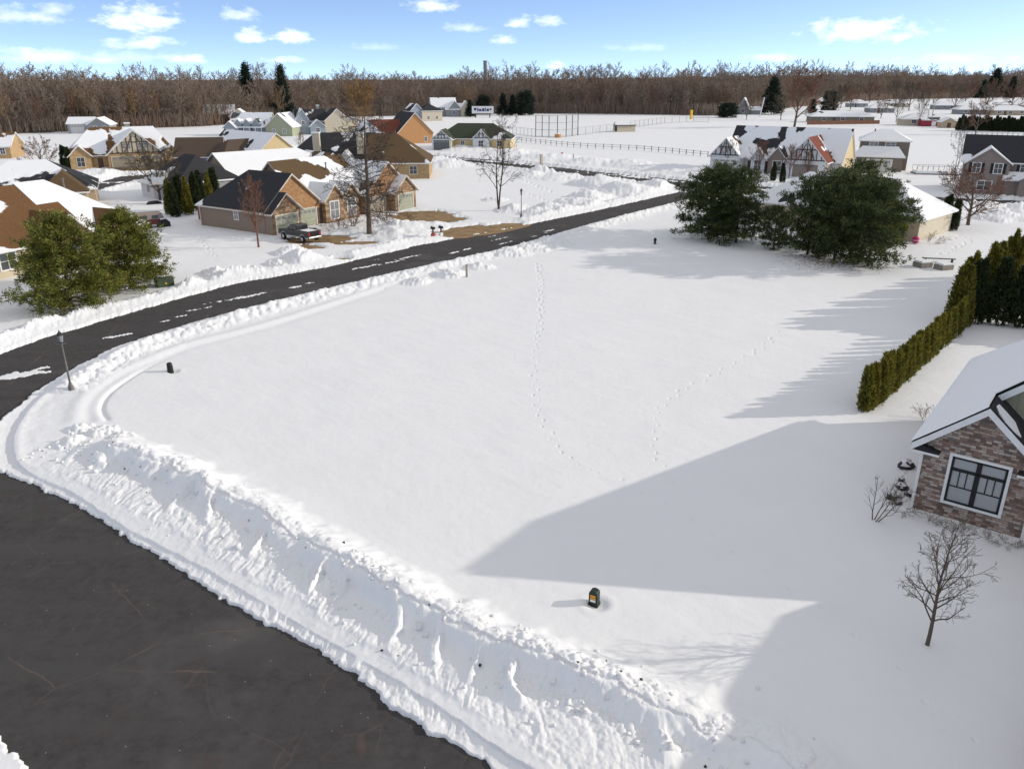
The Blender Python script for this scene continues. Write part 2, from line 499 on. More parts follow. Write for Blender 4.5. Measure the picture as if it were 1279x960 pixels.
M['concrete'] = plain('weathered_concrete', (0.28, 0.25, 0.21), 0.9, 0.25, 4)
M['cedar'] = siding_mat('cedar_boards', (0.26, 0.115, 0.06), 0.15, True)
M['stone_warm'] = stone_mat('warm_ledge_stone', [(0.30, 0.19, 0.10), (0.40, 0.26, 0.14), (0.22, 0.13, 0.08), (0.48, 0.34, 0.2), (0.27, 0.16, 0.09)], 0.6, 0.22, (0.3, 0.24, 0.18))
M['stone_house'] = stone_mat('brown_ledge_stone', [(0.25, 0.17, 0.135), (0.44, 0.33, 0.26), (0.15, 0.10, 0.085), (0.55, 0.48, 0.42), (0.32, 0.21, 0.165), (0.20, 0.16, 0.145), (0.47, 0.40, 0.35)], 0.30, 0.115, (0.12, 0.09, 0.08))
M['brick_red'] = stone_mat('red_brown_brick', [(0.25, 0.09, 0.06), (0.30, 0.12, 0.08), (0.21, 0.08, 0.06)], 0.4, 0.12, (0.3, 0.25, 0.22))
M['brick_orange'] = stone_mat('orange_tan_brick', [(0.44, 0.24, 0.11), (0.50, 0.28, 0.13), (0.40, 0.2, 0.09)], 0.5, 0.16, (0.42, 0.3, 0.18))
M['brick_tan'] = stone_mat('tan_brick', [(0.50, 0.33, 0.16), (0.56, 0.39, 0.2), (0.46, 0.29, 0.14)], 0.5, 0.16, (0.45, 0.36, 0.25))
for nm, c in dict(grey=(0.27, 0.28, 0.28), taupe=(0.27, 0.205, 0.16), cream=(0.58, 0.51, 0.38), yellow=(0.60, 0.47, 0.25), sage=(0.36, 0.38, 0.26),
                  white=(0.66, 0.67, 0.68), tan=(0.46, 0.36, 0.24), orange=(0.55, 0.28, 0.11), brown=(0.20, 0.165, 0.13), bluegrey=(0.30, 0.34, 0.38),
                  paletan=(0.55, 0.47, 0.34), red=(0.30, 0.03, 0.045), mauve=(0.27, 0.215, 0.19), stucco=(0.60, 0.50, 0.30)).items():
    M['s_' + nm] = siding_mat('siding_' + nm, c, 0.14)
M['boards_olive'] = siding_mat('olive_board_and_batten', (0.34, 0.33, 0.23), 0.36, True)
M['garage'] = siding_mat('garage_door_panels', (0.36, 0.30, 0.22), 0.55)
M['garage_white'] = siding_mat('white_garage_door', (0.62, 0.60, 0.56), 0.55)
M['garage_sage'] = siding_mat('sage_garage_door', (0.33, 0.34, 0.25), 0.55)
M['garage_dark'] = siding_mat('dark_garage_door', (0.12, 0.13, 0.13), 0.55)
RC = dict(char=(0.045, 0.045, 0.05), brown=(0.17, 0.09, 0.042), umber=(0.13, 0.085, 0.045), grey=(0.10, 0.098, 0.095), green=(0.065, 0.075, 0.05),
          taupe=(0.11, 0.08, 0.06), rust=(0.21, 0.07, 0.045))
def R(name, cov=0.0, seed=0.0):
    k = 'r_%s_%.2f_%.0f' % (name, cov, seed)
    if cov >= 1: return M['roofsnow']
    if k not in M: M[k] = roof_mat('roof_%s_%d_%d' % (name, int(cov * 100), int(seed)), RC[name], cov, 0.22, seed)
    return M[k]
M['bark'] = bark_mat('grey_brown_bark', (0.10, 0.078, 0.06), (0.17, 0.135, 0.105))
M['bark_dark'] = bark_mat('dark_bark', (0.055, 0.042, 0.035), (0.10, 0.08, 0.065))
M['bark_red'] = bark_mat('red_brown_twigs', (0.17, 0.085, 0.06), (0.23, 0.13, 0.09))
M['bark_gold'] = bark_mat('ochre_twigs', (0.25, 0.15, 0.07), (0.34, 0.22, 0.11))
M['wood_twigs'] = bark_mat('woodland_twigs', (0.25, 0.20, 0.16), (0.36, 0.29, 0.23), 0.5, alt=(0.30, 0.205, 0.155))
M['wood_bark'] = bark_mat('woodland_bark', (0.15, 0.125, 0.10), (0.24, 0.20, 0.165), 0.5)
M['woodfloor'] = plain('distant_wood_canopy', (0.12, 0.095, 0.085), 0.95, 0.45, 0.05)
M['pine'] = leaf_mat('sunlit_pine_needles', (0.035, 0.055, 0.014), (0.14, 0.155, 0.028), (0.42, 0.38, 0.07))
M['spruce'] = leaf_mat('dark_evergreen_needles', (0.02, 0.037, 0.017), (0.055, 0.08, 0.027), (0.20, 0.20, 0.055))
M['fir_far'] = leaf_mat('far_fir_needles', (0.012, 0.022, 0.018), (0.022, 0.036, 0.024), (0.04, 0.055, 0.03))
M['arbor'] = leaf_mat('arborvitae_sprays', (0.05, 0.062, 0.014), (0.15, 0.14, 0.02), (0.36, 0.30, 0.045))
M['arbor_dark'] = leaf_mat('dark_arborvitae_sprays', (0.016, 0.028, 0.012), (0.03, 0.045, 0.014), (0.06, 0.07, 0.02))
M['paint_black'] = plain('black_car_paint', (0.012, 0.012, 0.014), 0.2, 0.1, spec=0.6)
M['rubber'] = plain('tyre_rubber', (0.02, 0.02, 0.02), 0.9, 0.1)
M['chrome'] = plain('bright_metal', (0.5, 0.5, 0.5), 0.3, 0.05, metal=0.8)
M['redlight'] = plain('red_lens', (0.4, 0.02, 0.02), 0.3, 0.05)
M['red'] = plain('red_paint', (0.35, 0.04, 0.03), 0.5, 0.15)
M['maroon'] = plain('maroon_paint', (0.14, 0.03, 0.03), 0.5, 0.15)
M['pink'] = plain('magenta_plastic', (0.5, 0.03, 0.16), 0.4, 0.1)
M['yellow'] = plain('yellow_paint', (0.75, 0.42, 0.02), 0.5, 0.05)
M['blue'] = plain('navy_lettering', (0.03, 0.04, 0.12), 0.5, 0.05)
M['rock'] = plain('dark_rock', (0.05, 0.048, 0.046), 0.9, 0.5, 4, bmp=0.6)
M['galv'] = plain('galvanised_steel', (0.25, 0.25, 0.25), 0.5, 0.1, metal=0.3)

# ------------------------------------------------------------------ terrain: one snow sheet out to the horizon, roads lie in its cuts
def _hash(ix, iy, seed):
    h = (ix.astype(np.int64) * 374761393 + iy.astype(np.int64) * 668265263 + seed * 1442695041) & 0xFFFFFFFF
    h = ((h ^ (h >> 13)) * 1274126177) & 0xFFFFFFFF
    h = ((h ^ (h >> 16)) * 2246822519) & 0xFFFFFFFF
    return ((h ^ (h >> 15)) & 0xFFFFFF) / float(0xFFFFFF)

def vn(x, y, seed=0):
    xi = np.floor(x); yi = np.floor(y); fx = x - xi; fy = y - yi
    fx = fx * fx * (3 - 2 * fx); fy = fy * fy * (3 - 2 * fy)
    xi = xi.astype(np.int64); yi = yi.astype(np.int64)
    a = _hash(xi, yi, seed); b = _hash(xi + 1, yi, seed); c = _hash(xi, yi + 1, seed); d = _hash(xi + 1, yi + 1, seed)
    return (a * (1 - fx) + b * fx) * (1 - fy) + (c * (1 - fx) + d * fx) * fy      # 0..1

def fbm(x, y, octv=4, seed=0, gain=0.5):
    s = 0; a = 1; t = 0
    for i in range(octv):
        s = s + a * (vn(x, y, seed + i * 17) - 0.5) * 2; t += a; a *= gain
        x, y = x * 2.03 + 13.7, y * 2.03 - 7.1
        x, y = 0.8 * x - 0.6 * y, 0.6 * x + 0.8 * y
    return s / t

def chunks(x, y, seed=0):
    """lumps of broken snow: rounded cells of random height, 0..1"""
    xi = np.floor(x); yi = np.floor(y); best = np.zeros_like(x)
    for i in (-1, 0, 1):
        for j in (-1, 0, 1):
            cx = xi + i; cy = yi + j
            r1 = _hash(cx, cy, seed); r2 = _hash(cx, cy, seed + 5); r3 = _hash(cx, cy, seed + 9)
            d2 = (x - cx - r1) ** 2 + (y - cy - r2) ** 2
            rad = 0.25 + 0.45 * r3
            best = np.maximum(best, np.sqrt(np.maximum(0, rad * rad - d2)))
    return best / 0.7

def ss(x, a, b):
    t = np.clip((x - a) / (b - a), 0, 1)
    return t * t * (3 - 2 * t)

def poly_sdf(x, y, P):
    """signed distance to a closed polygon, negative inside"""
    d = np.full(x.shape, 1e9); inside = np.zeros(x.shape, bool)
    n = len(P)
    for i in range(n):
        x0, y0 = P[i]; x1, y1 = P[(i + 1) % n]
        ex, ey = x1 - x0, y1 - y0
        t = np.clip(((x - x0) * ex + (y - y0) * ey) / (ex * ex + ey * ey), 0, 1)
        d = np.minimum(d, (x - x0 - t * ex) ** 2 + (y - y0 - t * ey) ** 2)
        if ey != 0:
            c = ((y0 > y) != (y1 > y)) & (x < ex * (y - y0) / ey + x0)
            inside ^= c
    d = np.sqrt(d)
    return np.where(inside, -d, d)

def smooth_line(P, n=4):
    P = [np.array(p, float) for p in P]; out = []
    for i in range(len(P) - 1):
        p0 = P[max(0, i - 1)]; p1 = P[i]; p2 = P[i + 1]; p3 = P[min(len(P) - 1, i + 2)]
        for k in range(n):
            t = k / n
            out.append(0.5 * ((2 * p1) + (-p0 + p2) * t + (2 * p0 - 5 * p1 + 4 * p2 - p3) * t * t + (-p0 + 3 * p1 - 3 * p2 + p3) * t ** 3))
    out.append(P[-1])
    return [tuple(p) for p in out]

def line_coords(x, y, P):
    """distance d (signed, + to the left of travel) and arc length s along a polyline"""
    bd = np.full(x.shape, 1e18); bs = np.zeros(x.shape); sg = np.ones(x.shape); acc = 0.0
    for i in range(len(P) - 1):
        x0, y0 = P[i]; x1, y1 = P[i + 1]; ex, ey = x1 - x0, y1 - y0; l2 = ex * ex + ey * ey; l = math.sqrt(l2)
        tr = ((x - x0) * ex + (y - y0) * ey) / l2; t = np.clip(tr, 0, 1)
        dx = x - x0 - t * ex; dy = y - y0 - t * ey; d2 = dx * dx + dy * dy
        m = d2 < bd
        bd = np.where(m, d2, bd); bs = np.where(m, acc + t * l, bs)
        sg = np.where(m, np.sign(ex * (y - y0) - ey * (x - x0)), sg)
        acc += l
    return np.sqrt(bd) * sg, bs, acc

# street edges, from the photograph's ground positions
SNOW_SIDE = [(24, -6), (6, 11.7), (-0.44, 16.78), (-2.89, 18.71), (-6.48, 21.77), (-9.96, 24.17), (-14.3, 27.6), (-18.8, 30.8), (-22.8, 33.6),
             (-25.3, 34.9), (-27.4, 36.2), (-28.6, 38.2), (-29.0, 40.9), (-29.3, 43.4), (-29.4, 48.0), (-28.3, 54.6), (-24.8, 60.9), (-18.7, 69.3), (-9.7, 80.0),
             (-4.8, 85.3), (0.3, 91.2), (10.8, 106.3), (25.6, 125.5), (33.5, 135.0)]
SNOW_SIDE = smooth_line(SNOW_SIDE, 3)
FAR_SIDE = [(28.8, 138.3), (14.5, 120.3), (0.05, 103.2), (-11.1, 91.5), (-19.4, 80.1), (-26.4, 73.4), (-31.4, 64.0), (-34.9, 56.9), (-36.2, 52.8),
            (-37.5, 48.0), (-38.5, 42.0), (-44, 36), (-60, 30), (-60, 24), (-40, 30), (-32, 30.5), (-15.09, 18.08), (-13.41, 16.78), (12, -11)]
MAIN_ROAD = SNOW_SIDE + FAR_SIDE
CROSS = [(-60, 232), (-28.95, 213), (-3.7, 194), (16.7, 170), (34.5, 152.5), (58, 136), (90, 124), (130, 118), (130, 111), (90, 116), (56, 126), (33, 137), (15.5, 158), (-3.4, 180.5), (-27.2, 201), (-60, 220)]
LANE = [at(100, 233), at(150, 219), at(225, 213), at(262, 212), at(262, 218), at(222, 219.5), at(160, 227), at(110, 241)]
ROADS = [MAIN_ROAD, CROSS, LANE]
# damp tan driveways laid bare in patches (centre px, half sizes m, heading)
DRIVES = [  # centre x, y, half length, half width, angle
    (*at(402, 297), 4.6, 2.7, 0.1), (*at(445, 302), 3.3, 1.3, 0.2), (*at(385, 307), 2.0, 1.2, -.3), (*at(425, 322), 1.2, .8, 0.),
    (*at(525, 268), 4.4, 4.4, 0.3), (*at(555, 273), 3.4, 2.6, 0.2), (*at(588, 286), 5.6, 2.8, 0.6), (*at(620, 282), 4.0, 2.0, .6), (*at(572, 293), 2.0, 1.2, 0.5),
    (*at(175, 211), 8.5, 3.2, 0.15), (*at(205, 209), 4.5, 3.0, 0.0),
    (*at(100, 388), 2.6, .55, 0.75), (*at(162, 359), 2.2, .45, .7)]

CREST = smooth_line([at(*p, .85) for p in [(62, 536), (120, 548), (190, 570), (250, 600), (330, 641), (420, 692), (490, 728), (560, 768), (640, 802), (720, 836), (800, 862), (880, 890), (950, 918), (1010, 960), (1050, 1010)]], 3)
SHOULDER = smooth_line([at(*p) for p in [(101, 532), (106, 505), (128, 482), (160, 463), (230, 433), (319, 410), (413, 381), (500, 352), (600, 322), (680, 300)]], 3)
CURBLINE = smooth_line([at(*p) for p in [(92, 470), (49, 496), (22, 530), (15, 560), (26, 584), (56, 601), (97, 620), (150, 656), (195, 680), (240, 703), (292, 733),
                                         (390, 790), (475, 840), (555, 890), (620, 935), (700, 985)]], 3)
INNER = smooth_line([at(*p) for p in [(137, 528), (127, 511), (138, 490), (174, 465), (214, 445)]], 3)
PILES = [  # px, py, radius, height
    (378, 326, 2.6, 1.3), (362, 316, 2.0, .8), (395, 333, 1.8, .6), (348, 330, 1.6, .5), (436, 290, 2.6, .8), (500, 291, 4.2, 1.5), (520, 286, 3.2, 1.2), (540, 283, 2.6, .9), (478, 298, 2.5, .8), (495, 282, 2.0, 1.1),
    (772, 240, 6.5, 2.0), (752, 230, 6.0, 1.9), (820, 236, 6.0, 1.8), (815, 228, 5, 1.6), (735, 247, 4, 1.2), (690, 262, 4, 1.0), (720, 255, 4, 1.1), (672, 266, 3, .9), (640, 262, 3, .8), (675, 216, 4, 1.6), (618, 250, 2, .5),
    (665, 220, 6, .9), (700, 222, 6, .9), (540, 203, 8, 1.6), (552, 199, 6, 1.6), (562, 206, 6, 1.2), (575, 186, 6, 1.2), (600, 186, 6, 1.2), (640, 190, 8, 1.0), (690, 197, 8, 1.2), (740, 203, 8, 1.2), (790, 206, 9, 1.2), (840, 212, 9, 1.2), (870, 216, 8, 1.0),
    (90, 225, 6, 1.4), (118, 218, 6, 1.4), (130, 208, 5, 1.2), (70, 232, 5, 1.2),
    (270, 342, 1.6, .6), (292, 344, 1.8, .6), (310, 338, 1.5, .4), (240, 356, 1.6, .4), (20, 425, 2.0, .5), (55, 410, 2.0, .5), (110, 398, 1.8, .45), (150, 385, 1.5, .4),
    (600, 334, 1.6, .5), (560, 343, 1.8, .5), (520, 352, 1.5, .4), (690, 306, 2.6, .7), (665, 311, 2.0, .5), (640, 318, 2, .5),
    (1245, 272, 4, .9), (1180, 262, 5, .8), (1279, 262, 5, 1.0), (1230, 260, 5, .8), (1140, 262, 4, .6), (1100, 130, 12, 2.0), (100, 536, .7, .25), (128, 541, .9, .3), (90, 553, .8, .3), (150, 548, .9, .3)]
def foot_line(pts, step, side, seed):
    rng = random.Random(seed); out = []
    P = smooth_line([at(*p) for p in pts], 5)
    acc = 0; k = 0
    for a, b in zip(P[:-1], P[1:]):
        l = math.dist(a, b)
        while acc < l:
            t = acc / l; sx = 1 if k % 2 else -1; k += 1
            nx, ny = -(b[1] - a[1]) / l, (b[0] - a[0]) / l
            out.append((a[0] + (b[0] - a[0]) * t + nx * sx * side + rng.uniform(-.13, .13), a[1] + (b[1] - a[1]) * t + ny * sx * side + rng.uniform(-.06, .06),
                        math.atan2(b[1] - a[1], b[0] - a[0]), rng.uniform(.7, 1.1)))
            acc += step * rng.uniform(.85, 1.15)
        acc -= l
    return out
FEET = foot_line([(673, 330), (676, 380), (670, 440), (668, 490), (685, 540), (715, 575), (745, 590)], .8, .14, 1) + \
       foot_line([(745, 590), (800, 612), (868, 650), (905, 678), (948, 705), (990, 735), (1018, 757), (1060, 785), (1090, 812), (1130, 846), (1165, 880), (1212, 925), (1260, 970)], 1.5, .13, 2) + \
       foot_line([(975, 415), (945, 437), (900, 463), (850, 488), (822, 515), (818, 560), (830, 590), (850, 620)], .85, .15, 3) + \
       foot_line([(1186, 300), (1195, 294), (1210, 300), (1190, 310), (1175, 318)], .9, .2, 4) + \
       foot_line([(655, 240), (680, 250), (700, 262)], 1.2, .2, 5) + foot_line([(600, 205), (640, 220), (690, 240)], 1.2, .2, 6) + \
       foot_line([(268, 320), (250, 300), (235, 290)], 1.0, .2, 7)

def ground_rows():
    ys = [1400, 1250, 1150, 1080, 1030]
    y = 1005.0
    while y > 330: ys.append(y); y -= 0.95
    while y > 185: ys.append(y); y -= 0.8
    while y > 141: ys.append(y); y -= 1.0
    D = []
    for py in ys:
        v = -(py - 480) / F_PX
        dy, dz = math.cos(PITCH) + v * math.sin(PITCH), -math.sin(PITCH) + v * math.cos(PITCH)
        D.append(-CAM_H / dz * dy)
    D += [460, 510, 560, 610, 680, 760, 880, 1050, 1300, 1700, 2300, 3200, 5000, 9000]
    D = [-400, -150, -60, -25, -8] + [d for d in D if d > -2]
    return np.array(D)

def in_poly_d(x, y, P): return poly_sdf(x, y, P)

def terrain_height(x, y):
    """snow height and dirt amount for flat arrays"""
    z = 0.07 * fbm(x / 9, y / 9, 3, 3) + 0.010 * fbm(x / 1.3, y / 1.3, 2, 5) + .004 * fbm(x / .3, y / .3, 2, 6) * (y < 70)
    dirt = np.zeros(x.shape)
    near = y < 300
    # sastrugi: faint wind ripples in the open field
    z += 0.010 * fbm((x * .5 + y * .5) / .5, (x - y) / 3.2, 2, 61)
    for P in (CREST,):
        m = (np.abs(x) < 45) & (y < 60) & (y > -10)
        xs, ys = x[m], y[m]
        # CREST runs from the street corner to the lower right; + is left of travel = the field side
        d, s, tot = line_coords(xs, ys, P)
        d = -d if False else d
        d = d + 0.30 * fbm(s / 1.1, s * 0 + 3, 2, 21) + 0.22 * fbm(xs / .7, ys / .7, 2, 25)
        end = ss(s, 0.3, 5.5) * (1 - ss(s, tot - 9, tot - 3) * .45)
        lump = 0.74 + 0.34 * fbm(s / 1.9, s * 0, 2, 22)
        rib = np.clip(1 - np.abs(((s + 0.35 * d + 1.6 * fbm(s / 3.5, d * 0, 2, 27)) / 2.35) % 1 - .5) / .10, 0, 1)
        rib2 = vn(s / 1.3, s * 0 + 9, 28) > .45
        low = 0.24 * np.clip((d + 3.6) / 2.9, 0, 1)
        hs = 0.70 * lump
        steep = hs * ss(d, -0.75, -0.15)
        # slabs left standing between the bites of the blade: they run down the cut and catch the sun
        q = s + 0.55 * d + 1.3 * fbm(s / 3.1, d * 0, 2, 27) + .12 * fbm(xs / .4, ys / .4, 2, 29)
        fr = (q / 1.75) % 1 - .5
        keep = vn(np.floor(q / 1.75) * 3.3, s * 0 + 9, 28)
        rw = .05 + .10 * vn(np.floor(q / 1.75) * 5.1, s * 0 + 4, 26)
        rib = np.clip(1.4 - np.abs(fr) / rw, 0, 1) * (keep > .30)
        ribz = (low + hs) * 0 + (0.24 + hs) * np.clip(1 + (d + .1) / 2.1, 0, 1)
        base_ = low + steep
        ribbed = np.where(d < 0, np.maximum(base_, base_ * (1 - rib) + np.maximum(base_, ribz) * rib), base_)
        prof = np.where(d < 0, ribbed, (0.24 + hs) * (1 - ss(d, 0.15, 2.3)) + 0.08 * (1 - ss(d, .5, 3.5)))
        rough = ss(d, -3.9, -3.1) * (1 - ss(d, 0.7, 1.8)) * end
        ck = chunks(xs / .20, ys / .20, 31)
        ck2 = chunks(xs / .55, ys / .55, 33)
        crest_band = np.exp(-((d - .45) / .6) ** 2)
        face = np.exp(-((d + .8) / .45) ** 2)
        patchy = ss(fbm(xs / 1.6, ys / 1.6, 2, 38), -.15, .35)
        dz = end * prof + rough * ((1 - .75 * face) * (0.022 * ck + 0.028 * fbm(xs / .22, ys / .22, 3, 35)) + face * patchy * .09 * ck + crest_band * (0.11 * ck2 + .06 * ck * patchy))
        # push marks of the blade run down the lower slope
        dz += rough * (1 - crest_band) * (1 - face) * 0.045 * fbm(q / .16, d / 1.3, 2, 37)
        z[m] += dz
        dirt[m] = np.maximum(dirt[m], rough * .25)
    # curb-line step: scraped strip by the street, then a small vertical cut
    m = (np.abs(x) < 50) & (y < 62) & (y > 5)
    xs, ys = x[m], y[m]
    d, s, tot = line_coords(xs, ys, CURBLINE)           # + = field side (left of travel)
    d = d + .05 * fbm(xs / .5, ys / .5, 2, 41)
    fade = ss(s, 0, 3)
    z[m] += fade * np.where((d > -2.2) & (d < .04), -0.13 * ss(d, -1.6, -.1), 0) + fade * 0.05 * np.exp(-((d - .25) / .25) ** 2)
    # smooth shoulder where the walk is buried, and the thin drift groove inside it
    m = (np.abs(x) < 60) & (y < 125) & (y > 30)
    xs, ys = x[m], y[m]
    d, s, tot = line_coords(xs, ys, SHOULDER)            # travel goes up-right: + is the street side
    z[m] += (0.10 * np.exp(-((d - .35) / .5) ** 2) - .05 * np.exp(-((d + .5) / .5) ** 2)) * ss(s, 0, 1) * (1 - ss(s, tot - 12, tot))
    d, s, tot = line_coords(xs, ys, INNER)
    z[m] += (-0.11 * np.exp(-(d / .16) ** 2) + .05 * np.exp(-((d - .4) / .3) ** 2)) * ss(s, 0, .8) * (1 - ss(s, tot * .55, tot))
    # snow piles
    for i, (px, py, r, h) in enumerate(PILES):
        cx, cy = at(px, py)
        m = (np.abs(x - cx) < r * 1.7) & (np.abs(y - cy) < r * 1.7)
        if not m.any(): continue
        xs, ys = x[m], y[m]
        q = np.sqrt((xs - cx) ** 2 + (ys - cy) ** 2) / r
        q = q + .30 * fbm(xs / r * 1.6, ys / r * 1.6, 2, 51 + i)
        b = np.clip(1 - q, 0, 1)
        z[m] = np.maximum(z[m], h * b ** .9 * (1 + .25 * fbm(xs / r * 3, ys / r * 3, 3, 81 + i)) + b.clip(0, .15) * 1.2 * chunks(xs / max(.3, r * .13), ys / max(.3, r * .13), 91))
        dirt[m] = np.maximum(dirt[m], ss(b, 0, .2) * .5)
    # street cuts with rough ploughed rims
    for k, P in enumerate(ROADS):
        X0 = min(p[0] for p in P) - 8; X1 = max(p[0] for p in P) + 8; Y0 = min(p[1] for p in P) - 8; Y1 = max(p[1] for p in P) + 8
        m = (x > X0) & (x < X1) & (y > Y0) & (y < Y1)
        if not m.any(): continue
        xs, ys, zs, ds = x[m], y[m], z[m], dirt[m]
        d = poly_sdf(xs, ys, P)
        edge = .26 * fbm(xs / 1.3, ys / 1.3, 3, 101 + k) + .12 * fbm(xs / .25, ys / .25, 2, 103)
        d2 = d + edge * (1 if k == 0 else 1.8)
        frontside = (k == 0) & (ys < 45)
        rimh = np.where(frontside, .0, .34)
        rim = np.exp(-((d - 1.7) / 1.0) ** 2)
        rb = np.where(frontside, 0.12, 1.0)
        rgh = ss(d2, 0, .4) * (1 - ss(d, 2.6, 4.0)) * rb
        zs = zs + rim * rimh * (1 + .6 * fbm(xs / 2.2, ys / 2.2, 2, 105)) + rgh * (.17 * chunks(xs / .55, ys / .55, 107) + .07 * fbm(xs / .35, ys / .35, 2, 109))
        # patches of packed snow that still lie on the street
        if k == 0:
            c0 = [(*at(32, 463), 1.7, .9, .6), (*at(10, 468), 1.2, .7, .6), (*at(50, 457), 1.0, .5, .6), (*at(300, 369), 3.0, .5, .72), (*at(325, 364), 1.6, .35, .72), (*at(368, 356), 1.0, .35, .8), (*at(385, 351), .8, .3, .8),
                  (*at(455, 331), 2.6, .4, .85), (*at(490, 325), 2.0, .4, .85), (*at(510, 319), 2.2, .4, .85), (*at(470, 322), 1, .25, .8), (*at(568, 313), 1.6, .4, .9), (*at(583, 309), 1.0, .35, .9),
                  (*at(150, 416), .9, .3, .7), (*at(135, 418), .6, .2, .7), (*at(205, 398), .7, .3, .7), (*at(225, 392), .7, .25, .7), (*at(248, 383), 1.4, .25, .7),
                  (*at(686, 286), 1.4, .4, .9), (*at(680, 289), .8, .4, .9), (*at(668, 293), .7, .3, .9), (*at(625, 296), 2.4, .3, .9), (*at(632, 301), 2.2, .25, .9), (*at(615, 293), .9, .3, .9), (*at(835, 262), 6.5, .9, .95), (*at(845, 268), 5.5, .5, .95), (*at(810, 262), 2.5, .4, .95), (*at(797, 266), 1.6, .4, .95)]
        elif k == 1:
            c0 = [(0, 187, 26, 1.3, -.72), (25, 159, 14, 1.2, -.80), (60, 131, 22, 2.2, -.55), (100, 118, 30, 2.6, -.25), (-40, 215, 22, 1.2, -.5)]
        else:
            c0 = [(*at(190, 217), 3.5, 1.0, .2), (*at(130, 227), 4, 1.0, .3)]
        if k == 0: c0 = [(a_, b_, c_ * .78, d_ * .72, e_) for a_, b_, c_, d_, e_ in c0]
        pk = np.full(xs.shape, -9.0)
        for (cx, cy, a, b, th) in c0:
            u = (xs - cx) * math.cos(th) + (ys - cy) * math.sin(th); v = -(xs - cx) * math.sin(th) + (ys - cy) * math.cos(th)
            pk = np.maximum(pk, 1 - np.sqrt((u / a) ** 2 + (v / b) ** 2))
        pk = pk + .9 * fbm(xs / .6, ys / .6, 3, 111) * (1 if k == 0 else 1.5) - .05
        body = np.where(pk > 0, -.175, -.38)
        zz = np.where(d2 < 0, body, np.minimum(zs, -.19 + .18 * ss(d2, 0, .12) + np.where(frontside, .10, .22) * ss(d2, .1, 1.3) + 5 * ss(d2, .9, 6) + .03 * rgh * fbm(xs / .2, ys / .2, 2, 113)))
        z[m] = zz
        dirt[m] = np.maximum(ds, np.where(frontside, .35, .95) * np.exp(-(d / .9) ** 2) + .35 * rgh)
    for (cx, cy, a, b, th) in DRIVES:
        m = (np.abs(x - cx) < a * 1.8 + 1) & (np.abs(y - cy) < a * 1.8 + 1)
        xs, ys = x[m], y[m]
        u = (xs - cx) * math.cos(th) + (ys - cy) * math.sin(th); v = -(xs - cx) * math.sin(th) + (ys - cy) * math.cos(th)
        q = 1 - np.sqrt((u / a) ** 2 + (v / b) ** 2) + .35 * fbm(xs / 1.1, ys / 1.1, 3, 121)
        z[m] = np.where(q > 0.02, -.35, np.minimum(z[m], -.12 + .6 * np.maximum(0, .02 - q)))
    for i, (cx, cy, th, sc) in enumerate(FEET):
        m = (np.abs(x - cx) < .5) & (np.abs(y - cy) < .5)
        u = (x[m] - cx) * math.cos(th) + (y[m] - cy) * math.sin(th); v = -(x[m] - cx) * math.sin(th) + (y[m] - cy) * math.cos(th)
        sc = sc * max(1.0, cy / 40)
        q = np.sqrt((u / (.16 * sc)) ** 2 + (v / (.075 * sc)) ** 2)
        z[m] += -.045 * sc * (1 - ss(q, .3, 1.1)) + .004 * np.exp(-((q - 1.5) / .35) ** 2)
    # wells melted and blown round the two utility pedestals
    for px, py, r in ((742, 754, .42), (215, 464, .36), (818, 305, .4)):
        cx, cy = at(px, py)
        m = (np.abs(x - cx) < 2) & (np.abs(y - cy) < 2)
        q = np.sqrt((x[m] - cx - .1) ** 2 + (y[m] - cy) ** 2) / r
        z[m] += -.10 * np.exp(-(q / .9) ** 4) + .02 * np.exp(-((q - 1.5) / .4) ** 2)
    far = ss(y, 260, 600)
    z = z * (1 - far)
    return z, dirt

def build_terrain():
    D = ground_rows()
    s_in = np.linspace(-.74, .74, 1250)
    s_l = -np.array([60, 30, 15, 8, 5, 3.4, 2.4, 1.8, 1.4, 1.15, 1.0, .92, .86, .82, .79, .765])
    S = np.concatenate([s_l, s_in, -s_l[::-1]])
    W = np.maximum(D * math.cos(PITCH) + CAM_H * math.sin(PITCH), 9.0)
    X = W[:, None] * S[None, :]
    Y = np.repeat(D[:, None], len(S), 1)
    x = X.ravel(); y = Y.ravel()
    z = np.zeros_like(x); dirt = np.zeros_like(x)
    m = (y > -30) & (y < 700) & (np.abs(x) < 420)
    z[m], dirt[m] = terrain_height(x[m], y[m])
    nr, nc = X.shape
    idx = np.arange(nr * nc).reshape(nr, nc)
    Fq = np.stack([idx[:-1, :-1], idx[:-1, 1:], idx[1:, 1:], idx[1:, :-1]], -1).reshape(-1, 4)
    me = np_mesh('snowy_ground', np.stack([x, y, z], 1), Fq, M['snow'], smooth=True)
    a = me.attributes.new('dirt', 'FLOAT', 'POINT'); a.data.foreach_set('value', dirt.astype(np.float32))
    o = link_mesh('snowy_ground', me); tag(o, kind='structure')
    return o

